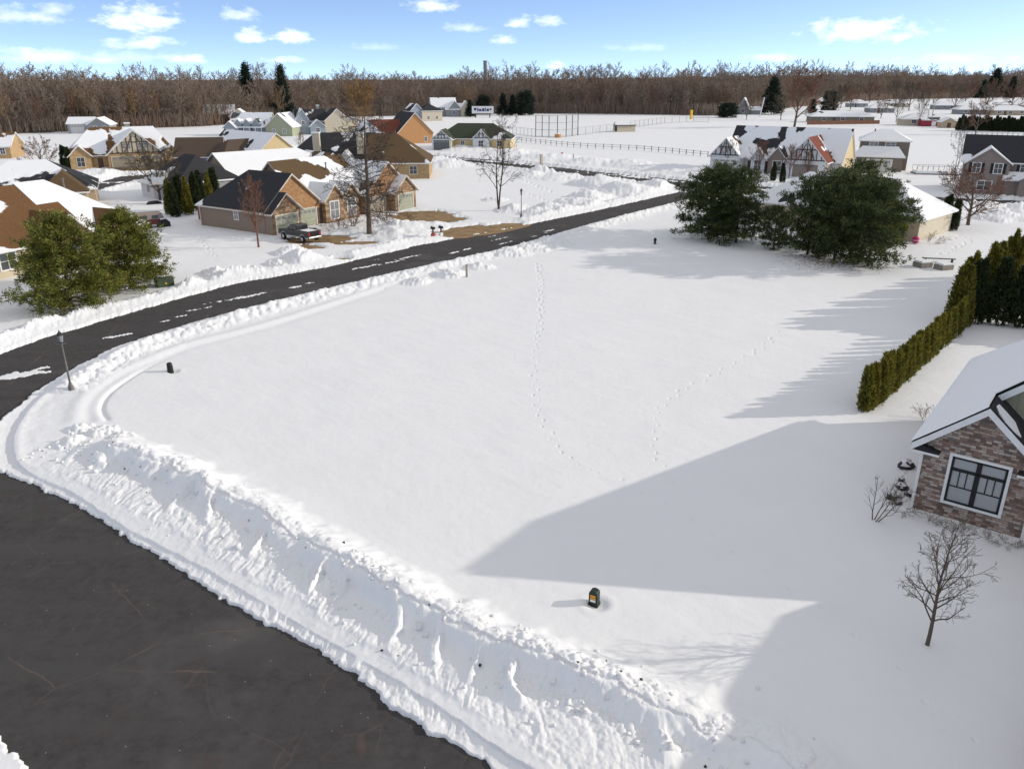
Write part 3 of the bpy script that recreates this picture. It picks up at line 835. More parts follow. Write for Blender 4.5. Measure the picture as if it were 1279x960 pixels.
def sheet(name, P, z, mat, margin=1.6, cell=1.5):
    X0 = min(p[0] for p in P) - 2; X1 = max(p[0] for p in P) + 2; Y0 = min(p[1] for p in P) - 2; Y1 = max(p[1] for p in P) + 2
    nx = int((X1 - X0) / cell) + 2; ny = int((Y1 - Y0) / cell) + 2
    gx, gy = np.meshgrid(X0 + np.arange(nx) * cell, Y0 + np.arange(ny) * cell)
    cx, cy = gx[:-1, :-1] + cell / 2, gy[:-1, :-1] + cell / 2
    keep = poly_sdf(cx.ravel(), cy.ravel(), P) < margin
    idx = np.arange(nx * ny).reshape(ny, nx)
    Fq = np.stack([idx[:-1, :-1], idx[:-1, 1:], idx[1:, 1:], idx[1:, :-1]], -1).reshape(-1, 4)[keep]
    used, inv = np.unique(Fq, return_inverse=True)
    V = np.stack([gx.ravel(), gy.ravel(), np.full(nx * ny, z)], 1)[used]
    o = link_mesh(name, np_mesh(name, V, inv.reshape(-1, 4), mat)); tag(o, kind='structure')
    return o

build_terrain()
sheet('street', MAIN_ROAD, -.20, M['asphalt'])
sheet('cross_street', CROSS, -.206, M['asphalt'])
sheet('lane', LANE, -.21, M['asphalt'])
for k, (cx, cy, a, b, th) in enumerate(DRIVES):
    ring = [(cx + a * 1.35 * math.cos(t) * math.cos(th) - b * 1.35 * math.sin(t) * math.sin(th), cy + a * 1.35 * math.cos(t) * math.sin(th) + b * 1.35 * math.sin(t) * math.cos(th)) for t in [i * math.pi / 8 for i in range(16)]]
    b_ = MB(); zz = -.19 + .004 * (k % 5)
    b_.quad(*[(p[0], p[1], zz) for p in ring])
    tag(b_.build('mulch_bed' if k >= 11 else 'driveway', M['soil'] if k >= 11 else M['drive']), kind='structure')

# ------------------------------------------------------------------ trees
def tubes(segs, n=3):
    """segs: array (m, 8) p0 p1 r0 r1 -> vertices, quads"""
    S = np.asarray(segs, float)
    p0, p1, r0, r1 = S[:, 0:3], S[:, 3:6], S[:, 6], S[:, 7]
    d = p1 - p0; d /= (np.linalg.norm(d, axis=1, keepdims=True) + 1e-9)
    ref = np.where(np.abs(d[:, 2:3]) > .9, np.array([[1., 0, 0]]), np.array([[0, 0, 1.]]))
    a = np.cross(d, ref); a /= (np.linalg.norm(a, axis=1, keepdims=True) + 1e-9)
    b = np.cross(d, a)
    ang = np.arange(n) * 2 * math.pi / n
    ring = np.cos(ang)[None, :, None] * a[:, None, :] + np.sin(ang)[None, :, None] * b[:, None, :]
    V = np.concatenate([p0[:, None, :] + ring * r0[:, None, None], p1[:, None, :] + ring * r1[:, None, None]], 1).reshape(-1, 3)
    base = (np.arange(len(S)) * 2 * n)[:, None, None]
    i = np.arange(n); j = (i + 1) % n
    F = np.stack([i, j, j + n, i + n], -1)[None] + base
    return V, F.reshape(-1, 4)

def grow(rng, segs, p, d, length, r, level, prm):
    """one branch and its children; prm: dict of per-level settings"""
    L = prm[level]
    n = max(2, int(L.get('n', 4)))
    step = length / n
    pts = [p]; rad = [r]
    r_end = r * L.get('taper', .35)
    for i in range(n):
        d = d + np.array([rng.gauss(0, 1), rng.gauss(0, 1), rng.gauss(0, 1)]) * L.get('wob', .1)
        d = d + np.array([0, 0, L.get('up', 0.0)])
        d /= np.linalg.norm(d)
        q = pts[-1] + d * step
        rr = r + (r_end - r) * (i + 1) / n
        segs[level if level < 2 else 2].append((*pts[-1], *q, rad[-1], rr))
        pts.append(q); rad.append(rr)
    if level + 1 >= len(prm): return
    k = L['kids']; t0 = L.get('start', .3)
    for i in range(k):
        t = t0 + (1 - t0) * (i + rng.random()) / k
        f = t * n; a = min(n - 1, int(f)); u = f - a
        bp = pts[a] * (1 - u) + pts[a + 1] * u
        bd = pts[a + 1] - pts[a]; bd = bd / np.linalg.norm(bd)
        az = rng.random() * 2 * math.pi if level else i * 2.4 + rng.random()
        ang = math.radians(L['angle'] + rng.gauss(0, L.get('avar', 8)))
        ref = np.array([0, 0, 1.]) if abs(bd[2]) < .95 else np.array([1., 0, 0])
        e1 = np.cross(bd, ref); e1 /= np.linalg.norm(e1); e2 = np.cross(bd, e1)
        nd = bd * math.cos(ang) + (e1 * math.cos(az) + e2 * math.sin(az)) * math.sin(ang)
        shape = L.get('shape', lambda t: 1 - .6 * t)(t)
        cl = length * L['ratio'] * shape * rng.uniform(.75, 1.2)
        cr = min((rad[a] * (1 - u) + rad[a + 1] * u) * L.get('rr', .5), L.get('rmax', 9))
        grow(rng, segs, bp, nd, cl, cr, level + 1, prm)

def bare_tree_meshes(name, seed, H, r, prm, barkm, twigm, stems=1, lean=0.0, rmin=.006):
    rng = random.Random(seed); segs = [[], [], []]
    for k in range(stems):
        d = np.array([rng.gauss(0, lean), rng.gauss(0, lean), 1.0]); d /= np.linalg.norm(d)
        grow(rng, segs, np.array([rng.gauss(0, .05 * (stems > 1)), rng.gauss(0, .05 * (stems > 1)), -0.25]), d, H, r * (1 if stems == 1 else .6), 0, prm)
    # scale to the wanted height
    allp = np.array([s[5] for lv in segs for s in lv]); sc = H / allp.max()
    out = []
    def pack(lst, n):
        S = np.array(lst); S[:, 0:6] *= sc; S[:, 6:8] = np.maximum(S[:, 6:8], rmin)
        return tubes(S, n)
    V0, F0 = pack(segs[0], 7)
    parts = [np_mesh('trunk', V0, F0, barkm, smooth=True)]
    Vs = []; Fs = []; mi = []; off = 0
    for lst, n, m in ((segs[1], 5, 0), (segs[2], 3, 1)):
        if not lst: continue
        V, F = pack(lst, n); Vs.append(V); Fs.append(F + off); mi += [m] * len(F); off += len(V)
    parts.append(np_mesh('crown', np.concatenate(Vs), np.concatenate(Fs), [barkm, twigm], mi))
    return parts

def place_tree(parts, xy, rz=0, sc=1.0, sz=None, name='bare_tree', label=None, cat='tree', group=None, z=0.0, single=False):
    e = empty(name, (xy[0], xy[1], z), rz, label, cat, group)
    e.scale = (sc, sc, sz or sc)
    for me, nm in zip(parts, ('trunk', 'crown')):
        link_mesh(nm, me, e)
    return e

oval = lambda t: 1.15 * math.sin(math.pi * min(1, .15 + .85 * (1 - abs(t - .35) / .75)) / 2)
P_SPREAD = [dict(n=6, wob=.06, up=.02, kids=13, start=.14, angle=50, ratio=.95, rr=.66, taper=.2, shape=lambda t: 1 - .62 * t),
            dict(n=6, wob=.10, up=.075, kids=9, start=.22, angle=38, ratio=.48, rr=.55, taper=.25),
            dict(n=4, wob=.15, up=.05, kids=6, start=.15, angle=36, ratio=.55, rr=.55, taper=.3),
            dict(n=3, wob=.2, up=.03, kids=4, start=.15, angle=36, ratio=.6, rr=.7, taper=.5),
            dict(n=2, wob=.2, taper=.6)]
P_OVAL = [dict(n=7, wob=.03, kids=22, start=.24, angle=38, ratio=.42, rr=.45, taper=.15, shape=oval),
          dict(n=5, wob=.10, up=.10, kids=8, start=.15, angle=30, ratio=.5, rr=.6, taper=.25),
          dict(n=3, wob=.14, up=.06, kids=5, start=.15, angle=30, ratio=.6, rr=.6, taper=.3),
          dict(n=2, wob=.15, kids=0, start=.2, angle=30, ratio=.6, rr=.7, taper=.5)]
P_PINOAK = [dict(n=10, wob=.02, kids=58, start=.14, angle=78, avar=12, ratio=.32, rr=.30, taper=.12, rmax=.07, shape=lambda t: 1.15 - .55 * t if t > .3 else .95),
            dict(n=5, wob=.12, up=-.015, kids=11, start=.15, angle=42, ratio=.45, rr=.55, taper=.3),
            dict(n=3, wob=.18, up=.02, kids=6, start=.15, angle=42, ratio=.55, rr=.6, taper=.3),
            dict(n=2, wob=.2, kids=0, angle=30, ratio=.5, taper=.5)]
P_FORK = [dict(n=8, wob=.05, kids=13, start=.25, angle=45, avar=14, ratio=.40, rr=.5, taper=.15, shape=lambda t: 1.1 - .55 * t),
          dict(n=5, wob=.16, up=.06, kids=6, start=.25, angle=40, ratio=.5, rr=.6, taper=.25),
          dict(n=4, wob=.2, up=.03, kids=4, start=.2, angle=40, ratio=.55, rr=.6, taper=.3),
          dict(n=3, wob=.22, kids=2, start=.3, angle=36, ratio=.6, taper=.4), dict(n=2, wob=.2, taper=.5)]
P_SAP = [dict(n=7, wob=.05, kids=26, start=.22, angle=42, ratio=.34, rr=.5, taper=.2, shape=oval),
         dict(n=4, wob=.14, up=.09, kids=8, start=.2, angle=36, ratio=.5, rr=.6, taper=.3),
         dict(n=3, wob=.2, up=.04, kids=4, start=.2, angle=38, ratio=.5, rr=.7, taper=.4), dict(n=2, wob=.2, taper=.5)]
P_SHRUB = [dict(n=4, wob=.10, kids=7, start=.25, angle=34, ratio=.5, rr=.6, taper=.3),
           dict(n=3, wob=.16, up=.05, kids=5, start=.2, angle=36, ratio=.55, rr=.6, taper=.4), dict(n=2, wob=.2, kids=0, angle=30, ratio=.5, taper=.5)]
P_WOOD = [dict(n=6, wob=.04, kids=13, start=.30, angle=40, ratio=.36, rr=.55, taper=.2, shape=lambda t: 1.15 - .5 * t),
          dict(n=3, wob=.12, up=.10, kids=7, start=.2, angle=36, ratio=.55, rr=.6, taper=.35),
          dict(n=2, wob=.18, up=.05, kids=4, start=.2, angle=36, ratio=.6, rr=.9, taper=.6), dict(n=1, wob=.2, taper=.7)]

T_SAP = bare_tree_meshes('sapling', 4, 5.1, .075, P_SAP, M['bark'], M['bark'])
T_SMALL = bare_tree_meshes('ornamental', 9, 2.5, .045, P_SHRUB, M['bark'], M['bark'], stems=4, lean=.35)
T_OVAL = [bare_tree_meshes('pear', s, 7.2, .12, P_OVAL, M['bark_red'], M['bark_red'], rmin=.014) for s in (2, 5)]
T_SPREAD = [bare_tree_meshes('maple', s, 8.5, .18, P_SPREAD, M['bark'], M['bark'], rmin=.017) for s in (3,)]
T_SPREADR = bare_tree_meshes('maple', 8, 8.5, .18, P_SPREAD, M['bark'], M['bark_red'], rmin=.017)
T_BIG = bare_tree_meshes('big_maple', 18, 22, .5, P_SPREAD, M['bark'], M['bark_red'], rmin=.055)
T_OAK = bare_tree_meshes('pin_oak', 6, 15.5, .34, P_PINOAK, M['bark'], M['bark_dark'], rmin=.017)
T_FORK = bare_tree_meshes('ash', 11, 14.5, .24, P_FORK, M['bark_dark'], M['bark_dark'], stems=2, lean=.10, rmin=.015)
T_GOLD = bare_tree_meshes('willow', 12, 24, .45, P_SPREAD, M['bark_gold'], M['bark_gold'], stems=3, lean=.18, rmin=.06)
T_WOOD = [bare_tree_meshes('wood', 20 + i, 20, .30, P_WOOD, M['wood_bark'] if i % 2 == 0 else M['bark'], M['wood_twigs'], rmin=.045) for i in range(6)]
T_WOODR = [bare_tree_meshes('wood_red', 31 + i, 19, .28, P_WOOD, M['bark'], M['bark_red'], rmin=.05) for i in range(2)]
T_WOODG = [bare_tree_meshes('wood_gold', 41 + i, 19, .30, P_WOOD, M['wood_bark'], M['bark_gold'], rmin=.05) for i in range(1)]
T_BUSH = [bare_tree_meshes('bush', 51 + i, 1.3, .02, P_SHRUB, M['bark'], M['bark_red'] if i else M['bark'], stems=7, lean=.5) for i in range(2)]

def leaf_cloud(rng, C, nper, spread, lw, ll, outward, updir=.3):
    """C (k,3) clump centres -> thin pointed sprays (one quad each) around each centre"""
    k = len(C); n = k * nper
    c = np.repeat(C, nper, 0); out = np.repeat(outward, nper, 0)
    off = rng.normal(size=(n, 3)) * spread
    d = rng.normal(size=(n, 3)) * .65 + out * .9 + np.array([0, 0, updir]); d /= np.linalg.norm(d, axis=1, keepdims=True)
    s = np.cross(d, rng.normal(size=(n, 3))); s /= np.linalg.norm(s, axis=1, keepdims=True)
    L = ll * rng.uniform(.6, 1.3, (n, 1)); W = lw * rng.uniform(.6, 1.3, (n, 1))
    b = c + off
    V = np.stack([b - s * W * .5, b + d * L * .45 - s * W * .9 * .5, b + d * L, b + s * W * .6 + d * L * .4], 1).reshape(-1, 3)
    F = np.arange(n * 4).reshape(-1, 4)
    return V, F

def evergreen(name, seed, H, Rm, leafm, barkm, nlimb=60, clump=14, nper=26, spread=.20, lw=.09, ll=.34, base=.12, profile=None, trunk_r=.17, flat=.35, vary=0.0):
    """pine or spruce: trunk, limbs in whorls, needle sprays bunched along the limb ends"""
    rng = np.random.default_rng(seed)
    profile = profile or (lambda t: math.sin(math.pi * min(1, .18 + .82 * t) ** .8) ** .7)
    segs = [(0, 0, -.3, 0, 0, H * .5, trunk_r, trunk_r * .65), (0, 0, H * .5, 0, 0, H * .96, trunk_r * .65, .03)]
    C = []; O = []; lim = []
    for i in range(nlimb):
        t = base + (1 - base) * (i + rng.random()) / nlimb
        z0 = H * t * .94
        az = i * 2.399 + rng.normal() * .3
        Lr = Rm * profile(t) * rng.uniform(.62 - vary, 1.12 + vary * .3)
        rise = rng.normal(-.08 + .38 * t, .10)
        dx, dy = math.cos(az), math.sin(az)
        tip = np.array([dx * Lr, dy * Lr, max(.25, z0 + Lr * rise)])
        lim.append((0, 0, z0, *tip, .045 * (1.2 - t) + .012, .012))
        nc = max(4, int(clump * (Lr / Rm) + 2))
        for j in range(nc):
            u = .30 + .75 * (rng.random() ** .7)
            p = np.array([0, 0, z0]) * (1 - u) + tip * u
            side = rng.normal(size=3) * np.array([1, 1, flat]) * (.08 + .18 * u) * Rm * .55
            p = p + side
            o = np.array([dx, dy, .2]) + side * .4
            C.append(p); O.append(o / np.linalg.norm(o))
    C.append(np.array([0, 0, H * .97])); O.append(np.array([0, 0, 1.]))
    V0, F0 = tubes(segs, 7)
    C = np.array(C); C[:, 2] = np.clip(C[:, 2], .15, None)
    over = C[:, 2] > H * .97; C[over, 2] = H * .97 - (C[over, 2] - H * .97) * .3
    V1, F1 = leaf_cloud(rng, C, nper, spread, lw, ll, np.array(O))
    V2, F2 = tubes(lim, 4)
    V = np.concatenate([V1, V2]); F = np.concatenate([F1, F2 + len(V1)])
    mi = [0] * len(F1) + [1] * len(F2)
    return [np_mesh('trunk', V0, F0, barkm, smooth=True), np_mesh('crown', V, F, [leafm, barkm], mi)]

def arborvitae(seed, H, Rm, leafm, n=2600, ll=.22, lw=.07, multi=3):
    rng = np.random.default_rng(seed)
    C = []; O = []
    tips = [(rng.normal() * Rm * .35, rng.normal() * Rm * .35, H * rng.uniform(.86, 1.0)) for _ in range(multi)]
    tips[0] = (0, 0, H)
    for i in range(n):
        tx, ty, th = tips[i % multi]
        t = rng.random() ** .8
        z = t * th
        az = rng.random() * 2 * math.pi
        r = Rm * (min(1, .80 + 1.2 * t) if t < .2 else 1.0) * (max(0, 1 - t ** 1.9)) ** .85 * (0.82 + .18 * math.sin(az * 5 + seed + z * 1.3)) * rng.uniform(.7, 1.03)
        C.append((tx * t + r * math.cos(az), ty * t + r * math.sin(az), z)); O.append((math.cos(az) * .5, math.sin(az) * .5, .9))
    V1, F1 = leaf_cloud(rng, np.array(C), 2, .03, lw, ll, np.array(O), .6)
    V0, F0 = tubes([(0, 0, -.2, 0, 0, H * .8, .06, .02)], 5)
    return [np_mesh('trunk', V0, F0, M['bark'], smooth=True), np_mesh('crown', V1, F1, leafm)]

pine_prof = lambda t: max(.1, (math.sin(math.pi * (0.22 + .74 * t))) ** .6)
wide_prof = lambda t: max(.12, 1.05 * (1 - max(0, (t - .45) / .58) ** 2.2) ** .6)
cone_prof = lambda t: max(.03, 1.0 - t)
def round_cone(t):
    return .86 + .14 * min(1, t / .22) if t < .22 else max(.05, 1 - ((t - .22) / .80) ** 1.75) ** .8
def broad_crown(t):
    return .80 + .20 * min(1, t / .4) if t < .4 else max(.10, 1 - ((t - .4) / .62) ** 2.4) ** .6
E_PINE = [evergreen('pine', 1, 8.0, 3.75, M['pine'], M['bark_dark'], 96, 20, 30, .14, .07, .28, .06, round_cone, flat=.5, vary=.12),
          evergreen('pine', 2, 7.2, 3.4, M['pine'], M['bark_dark'], 86, 20, 30, .14, .07, .28, .07, round_cone, flat=.5)]
E_SPR = [evergreen('spruce', 11 + i, 9.5, 3.6, M['spruce'], M['bark_dark'], 70, 18, 24, .15, .085, .33, .06, broad_crown, vary=.22) for i in range(3)]
E_CONE = [evergreen('fir', 21 + i, 14, 4.2, M['fir_far'], M['bark_dark'], 60, 9, 14, .4, .30, .9, .04, cone_prof) for i in range(2)]
E_ROUND = evergreen('roundfir', 25, 12, 5.0, M['fir_far'], M['bark_dark'], 60, 10, 14, .45, .30, .9, .06, wide_prof)
A_LOW = [arborvitae(61 + i, 2.6, .40, M['arbor'], 1500, .24, .06, 2) for i in range(4)]
A_TALL = [arborvitae(71 + i, 5.6, .85, M['arbor'], 3000, .34, .11, 4) for i in range(3)]
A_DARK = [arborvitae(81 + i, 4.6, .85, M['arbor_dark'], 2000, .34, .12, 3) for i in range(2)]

def nth(i):
    a = 'first second third fourth fifth sixth seventh eighth ninth tenth eleventh twelfth thirteenth fourteenth fifteenth sixteenth seventeenth eighteenth nineteenth'.split()
    if i < 19: return a[i]
    t, u = divmod(i + 1, 10)
    w_ = {2: 'twent', 3: 'thirt'}[t]
    return w_ + 'ieth' if u == 0 else w_ + 'y-' + a[u - 1]
# --- foreground trees
place_tree(T_SAP, at(1158, 805), .3, 1.0, name='bare_sapling', label='bare young tree alone in the shaded snow in front of the stone house')
place_tree(T_SMALL, at(1092, 649), .8, 1.0, name='ornamental_tree', label='small multi-stemmed bare ornamental tree left of the stone house corner')
# --- low arborvitae hedge and the tall screen behind it
rng = random.Random(5)
hp = [at(1079, 514), at(1100, 499), at(1130, 473), at(1165, 443), at(1205, 408)]
hp = smooth_line(hp, 6)
n_h = 29
for i in range(n_h):
    f = i / (n_h - 1) * (len(hp) - 1); a = min(len(hp) - 2, int(f)); u = f - a
    x = hp[a][0] * (1 - u) + hp[a + 1][0] * u + rng.uniform(-.08, .08); y = hp[a][1] * (1 - u) + hp[a + 1][1] * u + rng.uniform(-.08, .08)
    k = rng.uniform(.93, 1.07)
    place_tree(A_LOW[i % 4], (x, y), rng.random() * 6, 1.0, k, 'arborvitae', nth(i) + ' slim golden-green arborvitae of the low hedge, counted from its near end', 'shrub', 'arborvitae of the low hedge')
for i in range(13):
    t = i / 12
    x = 34.7 + 20.0 * t + rng.uniform(-.2, .2); y = 59.6 + 16 * t + rng.uniform(-.2, .2)
    place_tree(A_TALL[i % 3], (x, y), rng.random() * 6, 1.0, rng.uniform(.94, 1.12) * min(1, .84 + .08 * i), 'tall_arborvitae', nth(i) + ' tall sunlit-topped arborvitae of the screen beyond the low hedge, counted going away', 'tree', 'tall arborvitae receding behind the low hedge')
for i in range(9):  # this row's shade is also put into its darker foliage colour
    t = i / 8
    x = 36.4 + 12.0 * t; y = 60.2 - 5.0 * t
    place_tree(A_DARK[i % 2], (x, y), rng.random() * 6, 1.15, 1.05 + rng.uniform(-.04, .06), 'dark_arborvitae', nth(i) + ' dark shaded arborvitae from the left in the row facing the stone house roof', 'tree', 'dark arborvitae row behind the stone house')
# --- the two golden pines by the far kerb
place_tree(E_PINE[0], at(90, 383), .2, 1.0, name='pine_tree', label='golden-green pine by the street, nearer of the pair and left of the other')
place_tree(E_PINE[1], at(164, 357), 2.2, 1.0, name='pine_tree', label='golden-green pine beside the green utility cabinet, right of its twin')
# --- dark evergreen clump right of the field
clump = [(884, 299, .95, .90, 'leftmost dark evergreen of the clump, next to the street end'), (919, 303, .95, .92, 'dark evergreen second from the left in the clump, yellowish on its right side'),
         (898, 290, .85, .9, 'dark evergreen in the back of the left group, behind two others'),
         (966, 311, .45, .52, 'smallest dark evergreen, low between the two groups of the clump'), (1008, 318, .9, .90, 'dark evergreen with feathery left side in front of the snowy tan roof'),
         (1042, 325, 1.05, 1.0, 'tallest dark evergreen in the middle of the right group'), (1084, 333, .92, .94, 'dark evergreen at the right front of the clump over brown ground litter'),
         (1066, 303, 1.1, 1.0, 'dark evergreen at the back of the right group beside the tan wall'), (1103, 306, .62, .78, 'yellow-green evergreen touching the tan house wall')]
for i, (px, py, s, sz, lb) in enumerate(clump):
    parts = E_SPR[i % 3] if i != 8 else E_PINE[1]
    place_tree(parts, at(px, py), i * 1.3, s, sz, 'evergreen_tree', lb, 'tree', 'evergreen clump beside the snowy field')
# --- garden trees of the streets beyond
def T(parts, px, py, hpx, label, name='bare_tree', rz=0.0, H0=None, wide=1.0, group=None, cat='tree', z=0.0):
    """stand a tree on the ground seen at (px, py), hpx tall in the photograph -> real height in metres"""
    x, y = at(px, py)
    wd = y * math.cos(PITCH) + CAM_H * math.sin(PITCH)
    dep = math.atan2(CAM_H, math.hypot(x, y))
    h = hpx * wd / F_PX / math.cos(dep) * 1.0
    s = h / H0
    return place_tree(parts, (x, y), rz, s * wide, s, name, label, cat, group, z)
T(T_OAK, 461, 292, 158, 'tall bare pin oak with straight trunk and level limbs in front of the brown duplex', 'pin_oak', .4, 15.5, 1.0)
T(T_FORK, 623, 263, 118, 'tall bare tree with a forked trunk standing in the open snow by the lamp post', 'forked_tree', 1.0, 14.5, 1.0)
T(T_OVAL[0], 323, 309, 92, 'reddish oval-crowned bare tree before the taupe end wall of the duplex', 'bare_pear_tree', .2, 7.2, .9)
T(T_SPREAD[0], 200, 250, 64, 'grey spreading bare tree in front of the half-timbered house garages', 'bare_tree', 2.2, 8.5, 1.3)
T(T_SPREADR, 55, 222, 52, 'round-headed bare tree on open snow left of the half-timbered house', 'bare_tree', .7, 8.5, .95)
T(T_SPREADR, 1209, 281, 74, 'broad reddish bare maple on the lawn right of the evergreen clump', 'bare_maple', 1.7, 8.5, 1.5)
T(T_FORK, 1192, 222, 74, 'thin tall bare tree with few limbs left of the grey shuttered house', 'bare_tree', 2.7, 14.5, .6)
T(T_GOLD, 452, 162, 62, 'large ochre-twigged willow rising behind the dark long roof', 'willow_tree', .6, 24, .85)
T(T_BIG, 992, 159, 76, 'large bare tree with reddish crown standing at the edge of the white field', 'bare_tree', 3.1, 22, .9)
T(T_SPREADR, 1218, 168, 46, 'bare reddish-crowned tree behind the grey shuttered house beside the dark hedge', 'bare_tree', 5.1, 8.5, .9)
T(T_SPREAD[0], 1119, 153, 36, 'small bare tree in front of the low ranch houses, right of the rust-fenced one', 'bare_tree', 4.1, 8.5, .7)
T(T_SPREAD[0], 1148, 157, 44, 'thin bare tree standing left of the crimson shed', 'bare_tree', 1.1, 8.5, .5)
T(T_OVAL[1], 908, 214, 40, 'grey bare tree at the front of the half-timbered long house, near its left gable', 'bare_tree', .1, 7.2, 1.0)
T(T_OVAL[0], 945, 217, 44, 'bare tree between the two small dormers of the half-timbered long house', 'bare_tree', 1.1, 7.2, 1.0)
T(T_OVAL[1], 985, 222, 42, 'bare reddish tree before the rust-roofed gable of the long house', 'bare_tree', 2.1, 7.2, 1.1)
T(T_OVAL[0], 1008, 222, 36, 'low wide reddish tree right at the foot of the rust-roofed gable', 'bare_tree', 3.1, 7.2, 1.2)
T(T_OVAL[1], 378, 198, 34, 'small bare white-barked tree standing among the dark roofs', 'bare_tree', 3.3, 7.2, .7)
T(T_BUSH[1], 441, 284, 30, 'reddish bare shrub at the duplex entry, just left of the pin oak', 'bare_shrub', 0, 1.3, 1.3, cat='shrub')
T(T_BUSH[1], 480, 277, 26, 'reddish bare shrub right of the pin oak by the duplex garages', 'bare_shrub', 1, 1.3, 1.3, cat='shrub')
T(T_BUSH[1], 424, 288, 22, 'low twiggy shrub under the duplex entry gables', 'bare_shrub', 2, 1.3, 1.3, cat='shrub')
T(T_BUSH[1], 1190, 232, 30, 'rusty bare shrub at the foot of the thin tree by the frozen boat frame', 'bare_shrub', 2, 1.3, 1.0, cat='shrub')
# conifers one can tell apart
T(E_CONE[0], 963, 143, 44, 'dark conifer with ragged top left of the big reddish bare tree', 'conifer', 0, 14, 1.1)
T(E_ROUND, 1035, 140, 24, 'dark reddish-green conifer between two far ranch houses', 'conifer', 1, 12, .9)
T(E_CONE[1], 1014, 142, 17, 'small dark cone-shaped conifer beside the far ranch house', 'conifer', 2, 14, 1.3)
for i, (px, py, h, lb) in enumerate([(604, 143, 22, 'leftmost round dark spruce right of the scoreboard'), (628, 144, 26, 'dark spruce second right of the scoreboard'), (640, 144, 24, 'narrow dark spruce between its neighbours by the ball field'),
                                     (656, 144, 28, 'largest dark spruce near the backstop'), (587, 146, 20, 'dark conifer just left of the scoreboard')]):
    T(E_ROUND if i in (0, 3) else E_CONE[i % 2], px, py, h, lb, 'conifer', i * 1.1, 12 if i in (0, 3) else 14, .9 if i in (0, 3) else 1.1)
T(E_ROUND, 908, 147, 17, 'dark spreading conifer beside the low white-roofed building at the woods', 'conifer', 2.0, 12, 1.6)
T(E_CONE[0], 313, 150, 66, 'dark pine poking above the woods left of centre', 'conifer', 1, 14, .7)
T(E_CONE[1], 356, 150, 64, 'tall dark pine above the woods behind the cream house', 'conifer', 2, 14, .7)
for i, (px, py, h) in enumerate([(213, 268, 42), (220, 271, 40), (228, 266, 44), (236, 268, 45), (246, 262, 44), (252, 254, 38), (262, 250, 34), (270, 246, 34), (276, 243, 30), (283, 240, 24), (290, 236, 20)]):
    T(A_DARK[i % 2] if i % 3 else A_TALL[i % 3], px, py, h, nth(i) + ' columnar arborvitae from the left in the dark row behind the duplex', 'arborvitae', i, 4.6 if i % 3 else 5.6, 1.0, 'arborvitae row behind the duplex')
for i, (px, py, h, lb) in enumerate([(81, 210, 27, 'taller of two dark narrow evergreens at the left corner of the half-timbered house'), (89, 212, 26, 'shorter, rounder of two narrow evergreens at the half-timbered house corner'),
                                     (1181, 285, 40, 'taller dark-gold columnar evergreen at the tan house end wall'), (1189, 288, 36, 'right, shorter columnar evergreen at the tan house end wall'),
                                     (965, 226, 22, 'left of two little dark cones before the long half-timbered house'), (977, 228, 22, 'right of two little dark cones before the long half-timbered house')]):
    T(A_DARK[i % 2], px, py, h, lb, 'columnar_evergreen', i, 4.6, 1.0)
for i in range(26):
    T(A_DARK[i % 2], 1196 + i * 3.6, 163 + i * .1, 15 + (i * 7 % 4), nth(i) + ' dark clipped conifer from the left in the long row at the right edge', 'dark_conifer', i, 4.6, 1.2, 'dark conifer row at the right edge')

mids = [(1040, 150, 34, 0, 'left of the rust board fence end'), (1062, 137, 30, 1, 'behind the brown ranch house, rightmost of its pair'), (1050, 135, 28, 0, 'behind the brown ranch house, leftmost of its pair'), (1100, 148, 26, 1, 'beside the right end of the rust board fence'),
        (1135, 138, 34, 0, 'directly behind the cream ranch house roof'), (1165, 133, 30, 1, 'behind the grey ranch house, left part'), (1192, 138, 32, 0, 'between the grey ranch house and the conifer row'), (1205, 131, 28, 1, 'near the woods above the conifer row start'),
        (1232, 136, 30, 0, 'between the two snowy roofs at the right'), (1262, 140, 34, 1, 'before the farthest right ranch roofs'), (1276, 131, 32, 0, 'cut by the right edge near the woods'), (975, 150, 30, 0, 'just left of the big reddish bare tree'), (932, 150, 24, 0, 'in front of the steep white-roofed building'),
        (1086, 128, 26, 1, 'close to the woods above the small white-roofed ranch'), (1118, 128, 26, 0, 'close to the woods above the cream ranch'), (1150, 126, 24, 1, 'at the woods edge above the crimson shed'), (1240, 126, 26, 1, 'at the woods edge above the conifer row')]
for i, (px, py, h, k, lb) in enumerate(mids):
    T((T_SPREADR if k else T_SPREAD[0]), px, py, h, ('reddish' if k else 'grey') + ' bare yard tree ' + lb, 'yard_tree', i * 1.7, 8.5, .9)
for i, (px, py, h, lb) in enumerate([(1240, 118, 34, 'dark spire-shaped conifer standing above the woods at the far right'), (1262, 119, 26, 'dark conifer clump at the far right beside the spire-shaped one'), (1226, 119, 22, 'small dark conifer left of the far right spire'), (968, 120, 18, 'dark conifer top rising over the woods behind the reddish tree')]):
    T(E_CONE[i % 2], px, py + 4, h, lb, 'conifer', i, 14, 1.1)

